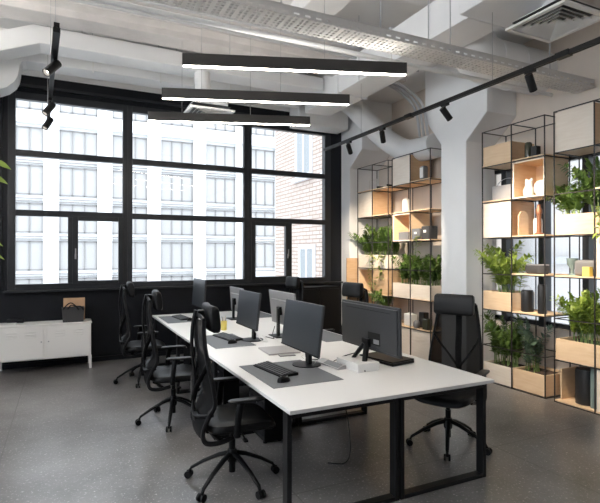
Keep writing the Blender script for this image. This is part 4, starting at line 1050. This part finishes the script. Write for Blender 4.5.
for (ya, yb, za, zb_) in ((13.55, 14.75, 4.15, 6.15), (13.35, 14.5, -.2, 1.95), (11.7, 12.7, 4.1, 6.1)):
    f = MB(); x_ = 6.95
    f.box(x_, 7.06, ya, ya+.14, za, zb_); f.box(x_, 7.06, yb-.14, yb, za, zb_); f.box(x_, 7.06, ya+.14, yb-.14, zb_-.14, zb_); f.box(x_, 7.06, ya+.14, yb-.14, za, za+.1)
    f.box(x_, 7.06, (ya+yb)/2-.05, (ya+yb)/2+.05, za+.1, zb_-.14)
    fr = f.build('window_frame', M['winwhite'], o, off=of); MB().box(6.97, 6.995, ya+.1, yb-.1, za+.05, zb_-.1).build('window_pane', M['darkpane'], fr, off=of)
    MB().box(6.86, 7.0, ya-.1, yb+.1, za-.12, za).build('window_sill', M['winwhite'], o, off=of)
o = thing('low_roof', (9, 26, -2.6), 'low pale flat roof between the two buildings outside', 'roof'); of = tuple(o.location)
MB().box(9.6, 13.6, 22, 26, -9, .45).build('roof_block', M['bwall'], o, off=of); MB().box(9.4, 13.8, 21.8, 26.2, .45, .62).build('parapet', M['bband'], o, off=of)
o = thing('neighbouring_building', (16, 3, -9), 'pale building outside the side window behind the near shelves', 'building'); of = tuple(o.location)
MB().box(14, 18, -14, 14, -9, 12).build('facade_wall', M['nwall'], o, off=of)
for z in (1.35, 4.6): MB().box(13.85, 14.05, -14, 14, z, z+.22).build('string_course', M['bband'], o, off=of)
struct('ground_outside', MB().box(-70, 90, 8.6, 110, -9.2, -9), M['street'])

# ------------------------------------------------------------------ light
wd = bpy.data.worlds.new('World'); sc.world = wd; wd.use_nodes = True
bg = wd.node_tree.nodes['Background']; bg.inputs[0].default_value = (.89, .945, 1, 1); bg.inputs[1].default_value = 1.55
def portal(x, y, z, w, h, rot):
    l = bpy.data.lights.new('portal', 'AREA'); l.shape = 'RECTANGLE'; l.size = w; l.size_y = h
    l.cycles.is_portal = True
    o = bpy.data.objects.new('daylight_portal', l); COL.objects.link(o); o.location = (x, y, z); o.rotation_euler = rot
portal(1.92, WY+.14, 2.57, 5.3, 2.85, (radians(-90), 0, 0))
portal(LX-.22, 1.6, 2.45, 3.2, 11.2, (0, radians(-90), 0))
portal(RX+.2, 3.06, 1.8, 2.2, 4.2, (0, radians(90), 0))

# ------------------------------------------------------------------ camera
cam = bpy.data.cameras.new('camera'); co = bpy.data.objects.new('camera', cam); COL.objects.link(co)
co.location = CAM; cam.sensor_width = 36; cam.lens = 487.16*36/600; cam.clip_end = 300; cam.clip_start = .05
yaw, pit = radians(25.8233), radians(.2675)
fwd = Vector((sin(yaw)*cos(pit), cos(yaw)*cos(pit), sin(pit)))
co.rotation_euler = fwd.to_track_quat('-Z', 'Y').to_euler()
sc.camera = co
vs = sc.view_settings; vs.view_transform = 'Standard'; vs.look = 'None'; vs.gamma = 1; vs.exposure = 1.42
try: vs.use_curve_mapping = False
except Exception: pass
sc.cycles.use_denoising = True
sc.cycles.max_bounces = 10; sc.cycles.diffuse_bounces = 6; sc.cycles.transparent_max_bounces = 16
sc.cycles.caustics_reflective = False; sc.cycles.sample_clamp_indirect = 6
